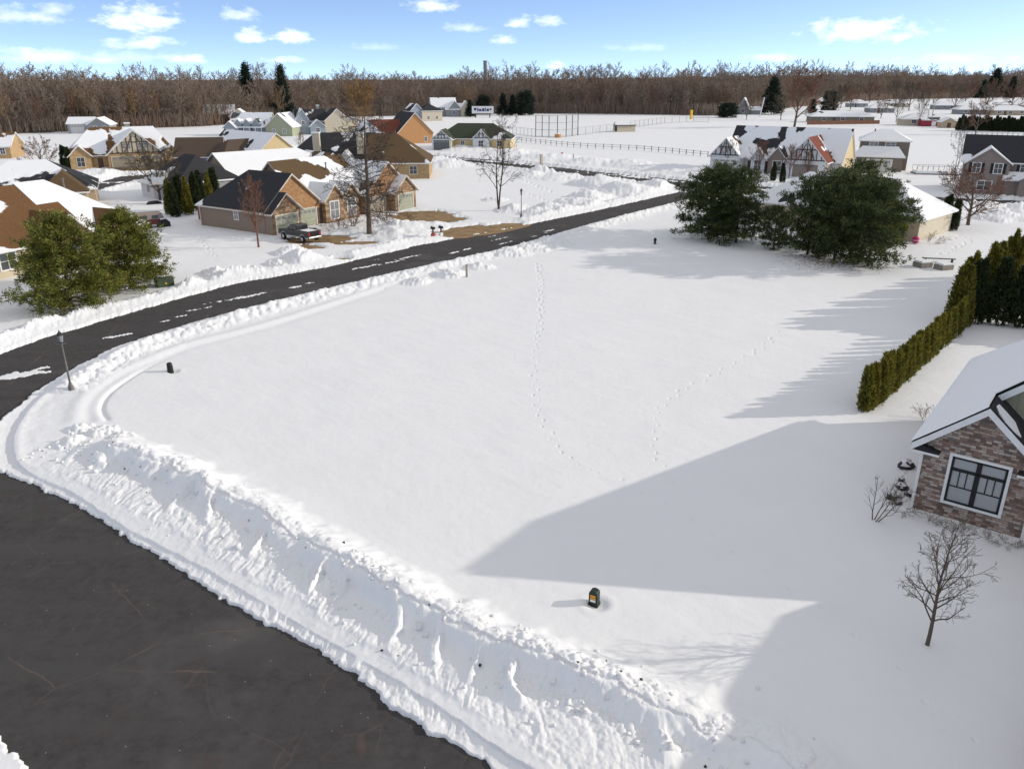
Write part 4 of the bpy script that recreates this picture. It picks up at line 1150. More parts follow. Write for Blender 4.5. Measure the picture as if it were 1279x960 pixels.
# --- the woods: individual trees along the front, and the mass behind
rng = random.Random(77)
def wood_edge(px):
    pts = [(-900, 150), (-300, 160), (0, 168), (60, 166), (130, 163), (200, 160), (260, 158), (330, 152), (450, 146), (560, 144), (650, 142), (760, 143), (900, 145), (960, 138), (1050, 128), (1150, 124), (1279, 122), (1600, 120), (2200, 120)]
    for a, b in zip(pts[:-1], pts[1:]):
        if a[0] <= px <= b[0]:
            t = (px - a[0]) / (b[0] - a[0]); return a[1] + (b[1] - a[1]) * t
    return 140
kinds = [('grey-brown bare woodland tree at the front edge of the woods', T_WOOD, 'woodland trees at the front edge'),
         ('rusty-crowned bare woodland tree at the front edge of the woods', T_WOODR, 'rusty woodland trees at the front edge'),
         ('ochre bare woodland tree at the front edge of the woods', T_WOODG, 'ochre woodland trees at the front edge')]
def wood_h(px):
    """tree height in metres that reaches the skyline of the photograph"""
    return 17.8 + max(0, (px - 560)) / 720 * 6.8
px = -60
i = 0
while px < 1340:
    py = wood_edge(px) - rng.uniform(0, 1.5)
    x, y = at(px, py)
    k = 0 if rng.random() < .72 else (1 if (px > 600 or rng.random() < .3) else 2)
    lb, lst, g = kinds[k]
    h = wood_h(px) * rng.uniform(.62, .92) / 20
    place_tree(lst[i % len(lst)], (x, y), rng.random() * 6.28, h * rng.uniform(.8, 1.1), h, 'woodland_tree', lb, 'tree', g)
    px += rng.uniform(5, 10) ; i += 1

def far_woods():
    """woods too dense to count: one mesh of many standing trees"""
    rs = np.random.default_rng(9)
    def arrays(me):
        V = np.empty(len(me.vertices) * 3, np.float32); me.vertices.foreach_get('co', V)
        F = np.empty(len(me.loops), np.int32); me.loops.foreach_get('vertex_index', F)
        return V.reshape(-1, 3), F.reshape(-1, 4)
    src = [(arrays(T_WOOD[j][0]), arrays(T_WOOD[j][1])) for j in range(6)]
    Vs, Fs, mi = [], [], []; off = 0
    def put(x, y, h, wd, j, a):
        nonlocal off
        ca, sa = math.cos(a), math.sin(a)
        for q, (V, F) in enumerate(src[j]):
            W = np.empty_like(V)
            W[:, 0] = (V[:, 0] * ca - V[:, 1] * sa) * wd * h + x; W[:, 1] = (V[:, 0] * sa + V[:, 1] * ca) * wd * h + y; W[:, 2] = V[:, 2] * h
            Vs.append(W); Fs.append(F + off); mi.append(np.full(len(F), q, np.int32)); off += len(V)
    for row in range(9):
        px = -120
        while px < 1400:
            x, y = at(px, wood_edge(px))
            y2 = y * (1 + .03 + .045 * row) + rs.uniform(-6, 6); x2 = x * (y2 / y)
            hv = .95 + .22 * math.sin(px * .021 + row) * math.sin(px * .0087 + 2) + .10 * math.sin(px * .067 + row * 2)
            put(x2, y2, wood_h(px) * (rs.uniform(.72, 1.10) if rs.random() < .9 else rs.uniform(1.1, 1.3)) * hv * (1 + .01 * row) / 20, rs.uniform(1.0, 1.45), int(rs.integers(6)), rs.random() * 6.28)
            px += rs.uniform(6, 10) * (1 if px < 700 else .8)
    me = np_mesh('far_woods', np.concatenate(Vs), np.concatenate(Fs), [M['wood_bark'], M['wood_twigs']], np.concatenate(mi))
    tag(link_mesh('far_woods', me), 'deep bare brown woods closing the horizon behind the houses and fields', 'woods', kind='stuff')
far_woods()
# undergrowth band at the foot of the woods
def thicket():
    rs = np.random.default_rng(4)
    n = 70000
    px = rs.uniform(-100, 1380, n); E = np.array([wood_edge(p) for p in px])
    v = -(E - 480) / F_PX; dy = math.cos(PITCH) + v * math.sin(PITCH); dz = -math.sin(PITCH) + v * math.cos(PITCH); t = -CAM_H / dz
    f = 1 + np.abs(rs.normal(size=n)) * .14 + .004
    x = (px - 639.5) / F_PX * t * f; y = dy * t * f
    h = rs.uniform(1.5, 6, n) + (f - 1) * 40 * rs.random(n); h = np.minimum(h, 13); a = rs.normal(size=(n, 2)) * .13 * h[:, None]
    z = np.zeros(n)
    s1 = np.stack([x, y, z, x + a[:, 0], y + a[:, 1], h, z + .11, z + .04], 1)
    s2 = np.stack([x + a[:, 0] * .4, y + a[:, 1] * .4, h * .4, x - a[:, 0] * 1.2, y - a[:, 1], h * .95, z + .06, z + .03], 1)
    V, F = tubes(np.concatenate([s1, s2]), 3)
    tag(link_mesh('undergrowth', np_mesh('undergrowth', V, F, M['wood_twigs'])), 'grey-brown undergrowth thicket along the foot of the woods', 'undergrowth', kind='stuff')
thicket()
def wooded_rise():
    # land behind the first woods climbs gently and is wooded too
    nx, ny = 500, 26
    pxs = np.linspace(-1500, 2800, nx); rs = np.random.default_rng(8); V = []
    for j in range(ny):
        f = 1.22 + .05 * j
        for i in range(nx):
            x, y = at(pxs[i], wood_edge(min(2199, max(-899, pxs[i])))); 
            V.append((x * f, y * f, 0))
    V = np.array(V, float); j = np.repeat(np.arange(ny), nx)
    hh = np.clip(j / 9.0, 0, 1) * (13.8 + 5.5 * ss(V[:, 0], -100, 500)) + np.where(j > 0, 1, 0) * (2.6 * fbm(V[:, 0] / 40, V[:, 1] / 40, 3, 5) + 1.4 * rs.random(len(V)))
    V[:, 2] = hh - (j == 0) * 1.0
    idx = np.arange(nx * ny).reshape(ny, nx)
    Fq = np.stack([idx[:-1, :-1], idx[:-1, 1:], idx[1:, 1:], idx[1:, :-1]], -1).reshape(-1, 4)
    tag(link_mesh('wooded_hills', np_mesh('wooded_hills', V, Fq, M['woodfloor'])), kind='structure')
wooded_rise()

# ------------------------------------------------------------------ houses
class House:
    def __init__(s, name, xy, rz_deg, label, cat='house', group=None):
        s.e = empty(name, (xy[0], xy[1], 0), math.radians(rz_deg), label, cat, group); s.roofs = []
    def mass(s, x0, x1, y0, y1, hw, rise, ridge='x', hips=(0, 0), wall='s_grey', front=None, side=None, roof='char', cov=(0, 0, 0, 0), seed=0, o=.4, t=.2,
             trim='white', gable=None, inset=1.0, nowall=False):
        """a block with pitched roof. ridge 'x': planes a=front b=back, ends 0=left 1=right; ridge 'y': planes a=left b=right, ends 0=front 1=back"""
        def mp(u, v, z): return (u, v, z) if ridge == 'x' else (v, u, z)
        u0, u1, v0, v1 = (x0, x1, y0, y1) if ridge == 'x' else (y0, y1, x0, x1)
        vm = (v0 + v1) / 2; hv = (v1 - v0) / 2; sl = rise / hv
        h0 = hips[0] * hv * inset; h1 = hips[1] * hv * inset
        z0 = -.4
        if not nowall:
            b = MB()
            fm = M[front or wall]; wm = M[wall]; gm = M[gable or front or wall]; sm = M[side or wall]
            # walls: four sides, mats 0 = front (-y), 1 = others, 2 = gable triangles, 3 = right/left sides
            def wq(p, q, mi):
                b.mi = mi; b.quad((p[0], p[1], z0), (q[0], q[1], z0), (q[0], q[1], hw - .02), (p[0], p[1], hw - .02))
            wq((x0, y0), (x1, y0), 0); wq((x1, y0), (x1, y1), 3); wq((x1, y1), (x0, y1), 1); wq((x0, y1), (x0, y0), 3)
            for k, (uu, h) in enumerate(((u0, h0), (u1, h1))):
                if h == 0:
                    b.mi = 2
                    tri = [mp(uu, v0, hw - .02), mp(uu, v1, hw - .02), mp(uu, vm, hw + rise - .06)]
                    if k == (0 if ridge == 'x' else 1): tri = tri[::-1]
                    b.quad(*tri)
            b.build('wall', [fm, wm, gm, sm], s.e)
        ze = hw - sl * o
        top = hw + rise
        U0, U1, V0, V1 = u0 - o, u1 + o, v0 - o, v1 + o
        R0 = U0 + (h0 + (o if h0 else 0)); R1 = U1 - (h1 + (o if h1 else 0))
        b = MB()
        flip = ridge == 'y'
        def face(pts, mi):
            b.mi = mi
            P = [mp(*p) for p in pts]
            if flip: P = P[::-1]
            b.quad(*P)
        for dz, rev in ((0, False), (-t, True)):
            F = [([(U0, V0, ze + dz), (U1, V0, ze + dz), (R1, vm, top + dz), (R0, vm, top + dz)], 0),
                 ([(U1, V1, ze + dz), (U0, V1, ze + dz), (R0, vm, top + dz), (R1, vm, top + dz)], 1)]
            if h0: F.append(([(U0, V1, ze + dz), (U0, V0, ze + dz), (R0, vm, top + dz)], 2))
            if h1: F.append(([(U1, V0, ze + dz), (U1, V1, ze + dz), (R1, vm, top + dz)], 3))
            for pts, mi in F: face(pts[::-1] if rev else pts, 4 if rev else mi)
        def fas(p, q):
            face([(p[0], p[1], p[2] - t), (q[0], q[1], q[2] - t), q, p], 4)
        fas((U0, V0, ze), (U1, V0, ze)); fas((U1, V1, ze), (U0, V1, ze))
        if h0: fas((U0, V1, ze), (U0, V0, ze))
        else: fas((U0, V1, ze), (R0, vm, top)); fas((R0, vm, top), (U0, V0, ze))
        if h1: fas((U1, V0, ze), (U1, V1, ze))
        else: fas((U1, V0, ze), (R1, vm, top)); fas((R1, vm, top), (U1, V1, ze))
        cv = [R(roof, c, seed + i) for i, c in enumerate(cov)]
        r = b.build('roof', cv + [M[trim]], s.e)
        s.roofs.append(r); s.last = dict(u0=u0, u1=u1, v0=v0, v1=v1, hw=hw, rise=rise, ridge=ridge)
        return r
    def _face(s, face, a, b_, z, w_, h_, d0, d1, mb):
        """box centred at a along the face, b_ = coordinate of the face plane; d0..d1 outward"""
        if face == 'f': mb.box(a - w_/2, a + w_/2, b_ - d1, b_ - d0, z, z + h_)
        elif face == 'b': mb.box(a - w_/2, a + w_/2, b_ + d0, b_ + d1, z, z + h_)
        elif face == 'l': mb.box(b_ - d1, b_ - d0, a - w_/2, a + w_/2, z, z + h_)
        else: mb.box(b_ + d0, b_ + d1, a - w_/2, a + w_/2, z, z + h_)
    def win(s, face, a, b_, z, w_=1.1, h_=1.4, trim='white', pane='glass', mull=1, tw=.12, shutters=None):
        m = MB(); f = lambda A, Z, W, Hh, d1=.06: s._face(face, A, b_, Z, W, Hh, -.05, d1, m)
        f(a, z - tw, w_ + 2 * tw, tw); f(a, z + h_, w_ + 2 * tw, tw)
        for sg in (-1, 1): f(a + sg * (w_ / 2 + tw / 2), z, tw, h_)
        for i in range(mull): f(a - w_ / 2 + w_ * (i + 1) / (mull + 1), z, .06, h_, .05)
        f(a, z + h_ * .5, w_, .05, .045)
        fr = m.build('window', M[trim], s.e)
        m2 = MB(); s._face(face, a, b_, z, w_, h_, -.04, .02, m2); m2.build('pane', M[pane], fr)
        if shutters:
            for sg in (-1, 1):
                m3 = MB(); s._face(face, a + sg * (w_ / 2 + tw + .25), b_, z - .05, .4, h_ + .1, -.02, .05, m3); m3.build('shutter', M[shutters], fr)
        return fr
    def garage(s, face, a, b_, w_=2.7, h_=2.2, mat='garage', trim='cream_trim', z=-.25):
        m = MB(); s._face(face, a, b_, z, w_, h_ + .25, -.05, .03, m); g = m.build('garage_door', M[mat], s.e)
        m = MB(); s._face(face, a, b_, h_, w_ + .3, .14, -.02, .07, m)
        for sg in (-1, 1): s._face(face, a + sg * (w_ / 2 + .075), b_, z, .15, h_ + .25, -.02, .07, m)
        m.build('frame', M[trim], g)
        m = MB()
        for i in range(4): s._face(face, a - w_ * .36 + w_ * .24 * i, b_, h_ - .5, w_ * .17, .28, -.02, .045, m)
        m.build('pane', M['glass_pale'], g)
    def door(s, face, a, b_, mat='timber', w_=1.0, h_=2.1):
        m = MB(); s._face(face, a, b_, -.2, w_, h_ + .2, -.05, .03, m); d = m.build('door', M[mat], s.e)
        m = MB(); s._face(face, a + w_ * .36, b_, 1.0, .08, .12, 0, .09, m); m.build('handle', M['darkmetal'], d)
    def chimney(s, x, y, z0, z1, w_=1.0, mat='brick_tan', cap='snow'):
        m = MB(); m.box(x - w_/2, x + w_/2, y - w_/2, y + w_/2, z0, z1); m.mi = 1; m.box(x - w_*.58, x + w_*.58, y - w_*.58, y + w_*.58, z1, z1 + .22)
        c = m.build('chimney', [M[mat], M['roofsnow'] if cap == 'snow' else M['concrete']], s.roofs[0])
    def vents(s, pts, roof=0):
        for x, y, z in pts:
            m = MB(); m.lathe([(.09, z - .6), (.09, z + .35), (.16, z + .37), (.16, z + .48)], 8, (x, y)); m.build('vent_pipe', M['lampgrey'], s.roofs[roof])
    def timber(s, face, pts, b_, wd=.16, mat='timber'):
        """boards on a face: list of (a0, z0, a1, z1)"""
        m = MB()
        for a0, za, a1, zb in pts:
            if face == 'f': m.bar((a0, b_ - .03, za), (a1, b_ - .03, zb), .07, wd, up=(0, 1, 0)) if False else m.bar((a0, b_ - .03, za), (a1, b_ - .03, zb), wd, .07, up=(0, 1, 0))
            elif face == 'r': m.bar((b_ + .03, a0, za), (b_ + .03, a1, zb), wd, .07, up=(1, 0, 0))
            else: m.bar((b_ - .03, a0, za), (b_ - .03, a1, zb), wd, .07, up=(1, 0, 0))
        m.build('timber_frame', M[mat], s.e)

def gable_boards(a0, a1, hw, rise, n=7, z0=None):
    """half-timber pattern of a gable front"""
    z0 = hw if z0 is None else z0
    am = (a0 + a1) / 2; out = [(a0, hw, a1, hw)]
    for i in range(1, n):
        a = a0 + (a1 - a0) * i / n; zt = hw + rise * (1 - abs(a - am) / ((a1 - a0) / 2))
        out.append((a, z0, a, zt - .08))
    zm = hw + rise * .48
    out.append((am - (a1 - a0) * .26, zm, am + (a1 - a0) * .26, zm))
    out.append((a0 + (a1 - a0) * .30, hw, am - .3, hw + rise * .75)); out.append((a1 - (a1 - a0) * .30, hw, am + .3, hw + rise * .75))
    return out

# ---- stone house, right foreground
def stone_house():
    h = House('stone_house', (17.95, 31.35), -38, 'brown ledge-stone house with black-framed window and steep snowy roof')
    e = h.e
    W, hw = 4.4, 3.56; sl = .88
    # wing gable
    b = MB(); z0 = -.4
    b.mi = 0
    b.quad((0, 0, z0), (W, 0, z0), (W, 0, hw), (W / 2, 0, hw + W / 2 * sl - .06), (0, 0, hw))
    b.quad((0, 2.2, z0), (0, 0, z0), (0, 0, hw), (0, 2.2, hw)); b.quad((W, 0, z0), (W, 2, z0), (W, 2, hw), (W, 0, hw))
    wl = b.build('wall', M['stone_house'], e)
    b = MB()
    for (x, y) in ((-.02, -.03), (W - .11, -.03)):
        b = MB(); b.box(x, x + .13, y, y + .13, -.35, hw - .02); b.build('corner_board', M['white'], e)
    # wing roof: two slabs, left one runs on under the main slope
    def slab(nm, P, t, mats, parent=e):
        """P: top polygon; thickness t straight down; mats top, edge"""
        m = MB(); n = len(P); m.mi = 0; m.quad(*P); m.mi = 1
        Q = [(p[0], p[1], p[2] - t) for p in P]; m.quad(*Q[::-1])
        for i in range(n):
            j = (i + 1) % n; m.quad(Q[i], Q[j], P[j], P[i])
        return m.build(nm, mats, parent)
    oh = .38
    zt = hw + W / 2 * sl + .02
    L = lambda x, y, dz=0: (x, y, hw + sl * x + .02 + dz) # left slopes (slope 1)
    Rr = lambda x, y, dz=0: (x, y, hw + sl * (W - x) + .02 + dz)
    rc = R('char', 0, 3)
    rw = slab('roof', [L(-oh, -oh), L(W / 2, -oh), L(W / 2, 2.2), L(-oh, 2.2)], .05, [rc, M['blackframe']])
    slab('roof', [(W / 2, -oh, zt), (W + oh, -oh, hw - oh * sl + .02), (W + oh, 1.67, hw - oh * sl + .02), (W / 2, 1.67, zt)], .05, [rc, M['blackframe']])
    # white rake boards of the wing
    m = MB()
    for s0, s1 in (((-oh, hw - oh * sl), (W / 2, hw + W / 2 * sl)), ((W / 2, hw + W / 2 * sl), (W + oh, hw - oh * sl))):
        m.quad((s0[0], -oh - .03, s0[1] - .36), (s1[0], -oh - .03, s1[1] - .36), (s1[0], -oh - .03, s1[1] - .03), (s0[0], -oh - .03, s0[1] - .03))
        m.quad((s0[0], 0.01, s0[1] - .36), (s1[0], 0.01, s1[1] - .36), (s1[0], -oh - .03, s1[1] - .36), (s0[0], -oh - .03, s0[1] - .36))
    for x0, x1 in ((-oh, .75), (W - .75, W + oh)):    # eave returns
        m.box(x0, x1, -oh - .02, .0, hw - oh * sl - .42, hw - oh * sl - .32)
    m.build('rake_board', M['white'], e)
    for x0, x1, xs in ((-oh, .75, 1), (W - .75, W + oh, -1)):
        m = MB()
        a, c = (x0, x1) if xs == 1 else (x1, x0)
        m.prism([(a, -oh, hw - oh * sl - .32), (c, -oh, hw - oh * sl - .32), (c, -oh, hw - oh * sl - .28 + .02), (a + xs * .35, -oh, hw - oh * sl - .03)], (0, oh - .02, 0)); m.build('eave_return', M['blackframe'], e)
    # main block
    RX = 6.6; X1, Y0, Y1, top = 2 * RX, 1.7, 12.4, hw + RX * sl
    b = MB(); b.mi = 1
    b.quad((.03, Y1, z0), (.03, Y0, z0), (.03, Y0, hw), (.03, Y1, hw)); b.quad((X1, Y0, z0), (X1, Y1, z0), (X1, Y1, hw), (X1, Y0, hw))
    b.quad((X1, Y1, z0), (.03, Y1, z0), (.03, Y1, hw), (X1, Y1, hw)); b.mi = 0
    b.quad((.03, Y0, z0), (X1, Y0, z0), (X1, Y0, hw), (RX, Y0, top - .1), (.03, Y0, hw))
    b.build('wall', [M['boards_olive'], M['stone_house']], e)
    yf = Y0 - .4
    L2 = lambda x, y: (x, y, hw + sl * x + .05)
    slab('roof', [L2(-oh, yf), (RX, yf, top + .05), (RX, Y1 - 6, top + .05), (-oh, Y1 + oh, hw - oh * sl + .05)], .06, [rc, M['blackframe']])
    slab('roof', [(X1 + oh, yf, hw - oh * sl + .05), (X1 + oh, Y1 + oh, hw - oh * sl + .05), (RX, Y1 - 6, top + .05), (RX, yf, top + .05)][::1], .06, [rc, M['blackframe']])
    slab('roof', [(X1 + oh, Y1 + oh, hw - oh * sl + .05), (-oh, Y1 + oh, hw - oh * sl + .05), (RX, Y1 - 6, top + .05)], .12, [M['roofsnow'], M['blackframe']])
    m = MB()
    for s0, s1 in (((-oh, hw - oh * sl), (RX, hw + RX * sl)), ((RX, hw + RX * sl), (X1 + oh, hw - oh * sl))):
        m.quad((s0[0], yf - .03, s0[1] - .36), (s1[0], yf - .03, s1[1] - .36), (s1[0], yf - .03, s1[1] - .01), (s0[0], yf - .03, s0[1] - .01))
        m.quad((s0[0], Y0 + .01, s0[1] - .36), (s1[0], Y0 + .01, s1[1] - .36), (s1[0], yf - .03, s1[1] - .36), (s0[0], yf - .03, s0[1] - .36))
    m.quad((-oh - .02, Y1 + oh, hw - oh * sl - .18), (-oh - .02, -oh, hw - oh * sl - .18), (-oh - .02, -oh, hw - oh * sl - .06), (-oh - .02, Y1 + oh, hw - oh * sl - .06))
    m.build('rake_board', M['white'], e)
    # snow blanket on the left slope, with a soft rolled edge
    rs = np.random.default_rng(3)
    nx, ny = 40, 110
    V = []; 
    for j in range(ny + 1):
        v = j / ny
        for i in range(nx + 1):
            u = i / nx
            # outline of the slope: wing part in front narrower (its ridge at W/2)
            y = -oh - .045 + v * (Y1 + oh + .02 + oh)
            xmax = W / 2 - .06 if y < yf + .05 else min(RX, (Y1 + oh - y) * (RX + oh) / (6 + oh) - oh) 
            xmax = max(xmax, -oh + .02)
            x = -oh - .03 + u * (xmax + oh + .03)
            e_ = min(u * (xmax + oh), (xmax - x) if y < yf + .05 else 9, (y + oh) * 1.0, 1.0)
            th = .17 * min(1, max(0.02, (e_ + .03) / .10)) ** .5
            th += .02 * float(fbm(np.array([x * 1.2]), np.array([y * 1.2]), 2, 7)[0]) + .012 * float(fbm(np.array([x * .4]), np.array([y * 4.]), 2, 9)[0])
            V.append((x, y, hw + sl * x + .055 + max(.004, th)))
    idx = np.arange((nx + 1) * (ny + 1)).reshape(ny + 1, nx + 1)
    Fq = np.stack([idx[:-1, :-1], idx[:-1, 1:], idx[1:, 1:], idx[1:, :-1]], -1).reshape(-1, 4)
    link_mesh('roof_snow', np_mesh('roof_snow', V, Fq, M['roofsnow'], smooth=True), e)
    # the small leftover of snow in the valley of the wing
    m = MB(); P = [(W / 2 + .15, .1, 0), (W / 2 + .32, -.2, 0), (W / 2 + .6, -.32, 0), (W / 2 + 1.0, -.3, 0), (W / 2 + 1.25, -.15, 0), (W / 2 + 1.1, .1, 0), (W / 2 + .9, .5, 0), (W / 2 + .5, .54, 0), (W / 2 + .2, .5, 0)]
    P = [(x, y, hw + sl * (W - x) + .03 + .07) for x, y, _ in P]
    slab('roof_snow', P, .07, [M['roofsnow'], M['roofsnow']])
    # window: white casing, black frame of two sashes, each a transom over a gridded light
    cx, z1, ww, wh = 2.28, .76, 2.1, 2.15
    m = MB()
    for x0, x1, za, zb in ((cx - ww/2 - .12, cx + ww/2 + .12, z1 + wh, z1 + wh + .12), (cx - ww/2 - .12, cx + ww/2 + .12, z1 - .12, z1), (cx - ww/2 - .12, cx - ww/2, z1, z1 + wh), (cx + ww/2, cx + ww/2 + .12, z1, z1 + wh)):
        m.box(x0, x1, -.075, .03, za, zb)
    wn = m.build('window', M['white'], e)
    m = MB(); f = .10
    xl, xr = cx - ww/2, cx + ww/2
    for x0, x1, za, zb in ((xl, xl + f, z1, z1 + wh), (xr - f, xr, z1, z1 + wh), (cx - .10, cx + .10, z1, z1 + wh), (xl, xr, z1, z1 + .09), (xl, xr, z1 + wh - f, z1 + wh), (xl, xr, z1 + wh - .66, z1 + wh - .52)):
        m.box(x0 + .001, x1 - .001, -.055, .02, za + .001, zb - .001)
    zl, zu = z1 + .09, z1 + wh - .66
    for s0 in (xl + f, cx + .10):
        w1 = (ww / 2 - f - .10)
        m.box(s0, s0 + w1, -.045, .015, z1 + .74, z1 + .79)
        for k in (1, 2): m.box(s0 + w1 * k / 3 - .02, s0 + w1 * k / 3 + .02, -.044, .014, z1 + .79, zu)
    m.build('frame', M['blackframe'], wn)
    m = MB(); m.box(xl + .01, xr - .01, -.022, .01, z1 + .01, z1 + wh - .01); m.build('pane', M['blind'], wn)
    # side window strip hidden in the shade of the left wall, and the far garage wing beyond the picture's edge
    h.win('l', 6.0, .03, .9, 1.2, 1.3)
    h.mass(7.4, 15.4, -23, .6, 2.8, 3.75, 'y', (0, 0), wall='stone_house', roof='char', cov=(1, .6, 0, 0), o=.4)
    h.garage('l', -8, 7.4, 4.8, 2.3, 'garage_white')
    return h
stone_house()

def duplex():
    h = House('duplex_house', (-29.2, 97.0), 57, 'long brown-roofed stone duplex with taupe end wall and garages at both ends')
    b = 'umber'
    h.mass(0, 9.4, 1.3, 13.6, 3.0, 3.9, 'y', (0, 1), wall='s_taupe', front='brick_orange', gable='brick_orange', roof='char', cov=(.12, .12, 0, 0), seed=1, trim='cream_trim')
    h.mass(.05, 4.7, 0, 4.5, 2.9, 2.0, 'y', wall='s_taupe', front='stone_warm', roof='char', cov=(.3, .2, 0, 0), seed=2, trim='cream_trim')
    h.mass(7.5, 20, 2.6, 13.3, 3.05, 4.7, 'x', wall='stone_warm', roof=b, cov=(.62, .5, 0, 0), seed=4, trim='cream_trim')
    h.mass(9.6, 12.9, .6, 5.2, 3.3, 1.75, 'y', wall='stone_warm', roof='char', cov=(.95, .3, 0, 0), seed=3, trim='cream_trim')
    h.mass(13.2, 16.2, .9, 5.2, 3.3, 1.6, 'y', wall='stone_warm', roof='char', cov=(.95, .4, 0, 0), seed=5, trim='cream_trim')
    h.mass(18, 27.4, 1.3, 13.6, 3.0, 3.9, 'y', (0, 1), wall='stone_warm', front='brick_orange', gable='brick_orange', roof=b, cov=(.9, .4, 0, 0), seed=6, trim='cream_trim')
    h.mass(22.7, 27.35, 0, 4.5, 2.9, 2.0, 'y', wall='stone_warm', roof='char', cov=(.95, .5, 0, 0), seed=7, trim='cream_trim')
    h.garage('f', 2.4, 0, 3.4, 2.2, 'garage_sage'); h.garage('f', 7.0, 1.3, 3.0, 2.2, 'garage_sage')
    h.garage('f', 25.0, 0, 3.2, 2.2, 'garage_sage'); h.garage('f', 20.4, 1.3, 3.2, 2.2, 'brick_orange' if False else 'garage')
    h.win('f', 11.2, .6, .5, 1.5, 2.2, 'white', 'glass_pale'); h.win('f', 14.7, .9, .5, 1.5, 2.2, 'white', 'glass_pale'); h.door('f', 17.2, 2.6); h.door('f', 9.0 + .2, 2.6 - 1.3)
    h.win('l', 6.5, 0, 1.4, .7, 1.0, 'white', 'glass_pale')
    h.vents([(7.4, 8, 4.8), (2.6, 8.5, 5.0)]); h.vents([(11, 10, 6.0), (15.5, 6, 6.6)], 2)
    for x0, x1, y in ((-.3, 9.5, 13.9),):
        pass
    m = MB(); m.box(-.52, -.40, 1.0, 13.9, 2.50, 2.62); m.bar((-.2, 13.4, -.3), (-.2, 13.4, 2.5), .09); m.build('gutter', M['cream_trim'], h.e)
duplex()

def orange_house():
    h = House('ranch_house', (-50.9, 69.9), 66, 'sprawling rusty-brown shingled ranch house partly hidden by the golden pines')
    h.mass(0, 15, 0, 14, 3.0, 4.6, 'x', (1, 0), wall='s_paletan', roof='brown', cov=(.12, .6, .05, 0), seed=11, o=.5)
    h.mass(13.5, 22.5, .3, 13.7, 3.0, 4.75, 'x', (0, .9), wall='s_paletan', roof='brown', cov=(.97, .9, 0, .93), seed=16, o=.5)
    h.mass(-9, 1.5, 3, 13.0, 3.0, 2.6, 'x', (1, 0), wall='s_paletan', roof='brown', cov=(0, .5, .15, 0), seed=12, o=.5)
    h.mass(9.0, 14.5, -1.8, 5, 3.0, 2.4, 'y', wall='s_tan', front='stone_warm', roof='brown', cov=(0, .9, 0, 0), seed=13)
    h.mass(16.5, 20.5, -1.2, 5, 3.0, 1.8, 'y', wall='s_tan', front='stone_warm', roof='brown', cov=(.1, .8, 0, 0), seed=14)
    h.mass(-7.5, -.5, -1.2, 4.5, 2.9, 2.6, 'y', wall='s_cream', roof='rust', cov=(.2, .7, 0, 0), seed=15)
    h.vents([(9, 8.5, 7.3), (4, 5, 6.3)]); h.vents([(18, 6, 7.3)], 1); h.garage('f', -4.0, -1.2, 4.8, 2.3, 'garage_dark'); h.win('f', 11.7, -1.8, .8, 1.6, 1.5); h.win('f', 18.5, -1.2, .8, 1.2, 1.5)
    h.win('f', 6, 0, .8, 1.6, 1.5); h.win('l', 8, -9, 1, 1.4, 1.3)
orange_house()

def half_timber():
    h = House('half_timbered_house', at(84, 213), 27, 'tan half-timbered house with two garage doors under one big gable')
    h.mass(0, 21.5, 2, 13, 3.0, 5.0, 'x', (1, .6), wall='brick_tan', roof='brown', cov=(.62, .4, .8, .6), seed=21, side='s_white')
    h.mass(8, 19, 0, 12, 3.0, 4.7, 'y', wall='brick_tan', front='brick_tan', gable='s_cream', roof='char', cov=(.93, .3, 0, 0), seed=22)
    h.mass(0.8, 4.8, 0.6, 5, 3.0, 1.9, 'y', wall='brick_tan', roof='brown', cov=(.7, .5, 0, 0), seed=23)
    h.mass(19.3, 22.3, 1.2, 6, 3.0, 1.5, 'y', wall='brick_tan', roof='brown', cov=(.8, .8, 0, 0), seed=24)
    h.timber('f', gable_boards(8, 19, 3.05, 4.5, 11), 0, .2)
    h.garage('f', 11, 0, 4.6, 2.3, 'garage'); h.garage('f', 16.4, 0, 4.2, 2.3, 'garage'); h.win('f', 11.8, 0, 3.9, 1.7, 1.1, 'cream_trim', 'glass_pale'); h.win('f', 15, 0, 3.9, 1.7, 1.1, 'cream_trim', 'glass_pale')
    h.win('f', 2.8, .6, .6, 1.4, 1.8, 'cream_trim'); h.door('f', 6.5, 2); h.chimney(13, 8, 6, 8.6, 1.1, 'concrete')
half_timber()

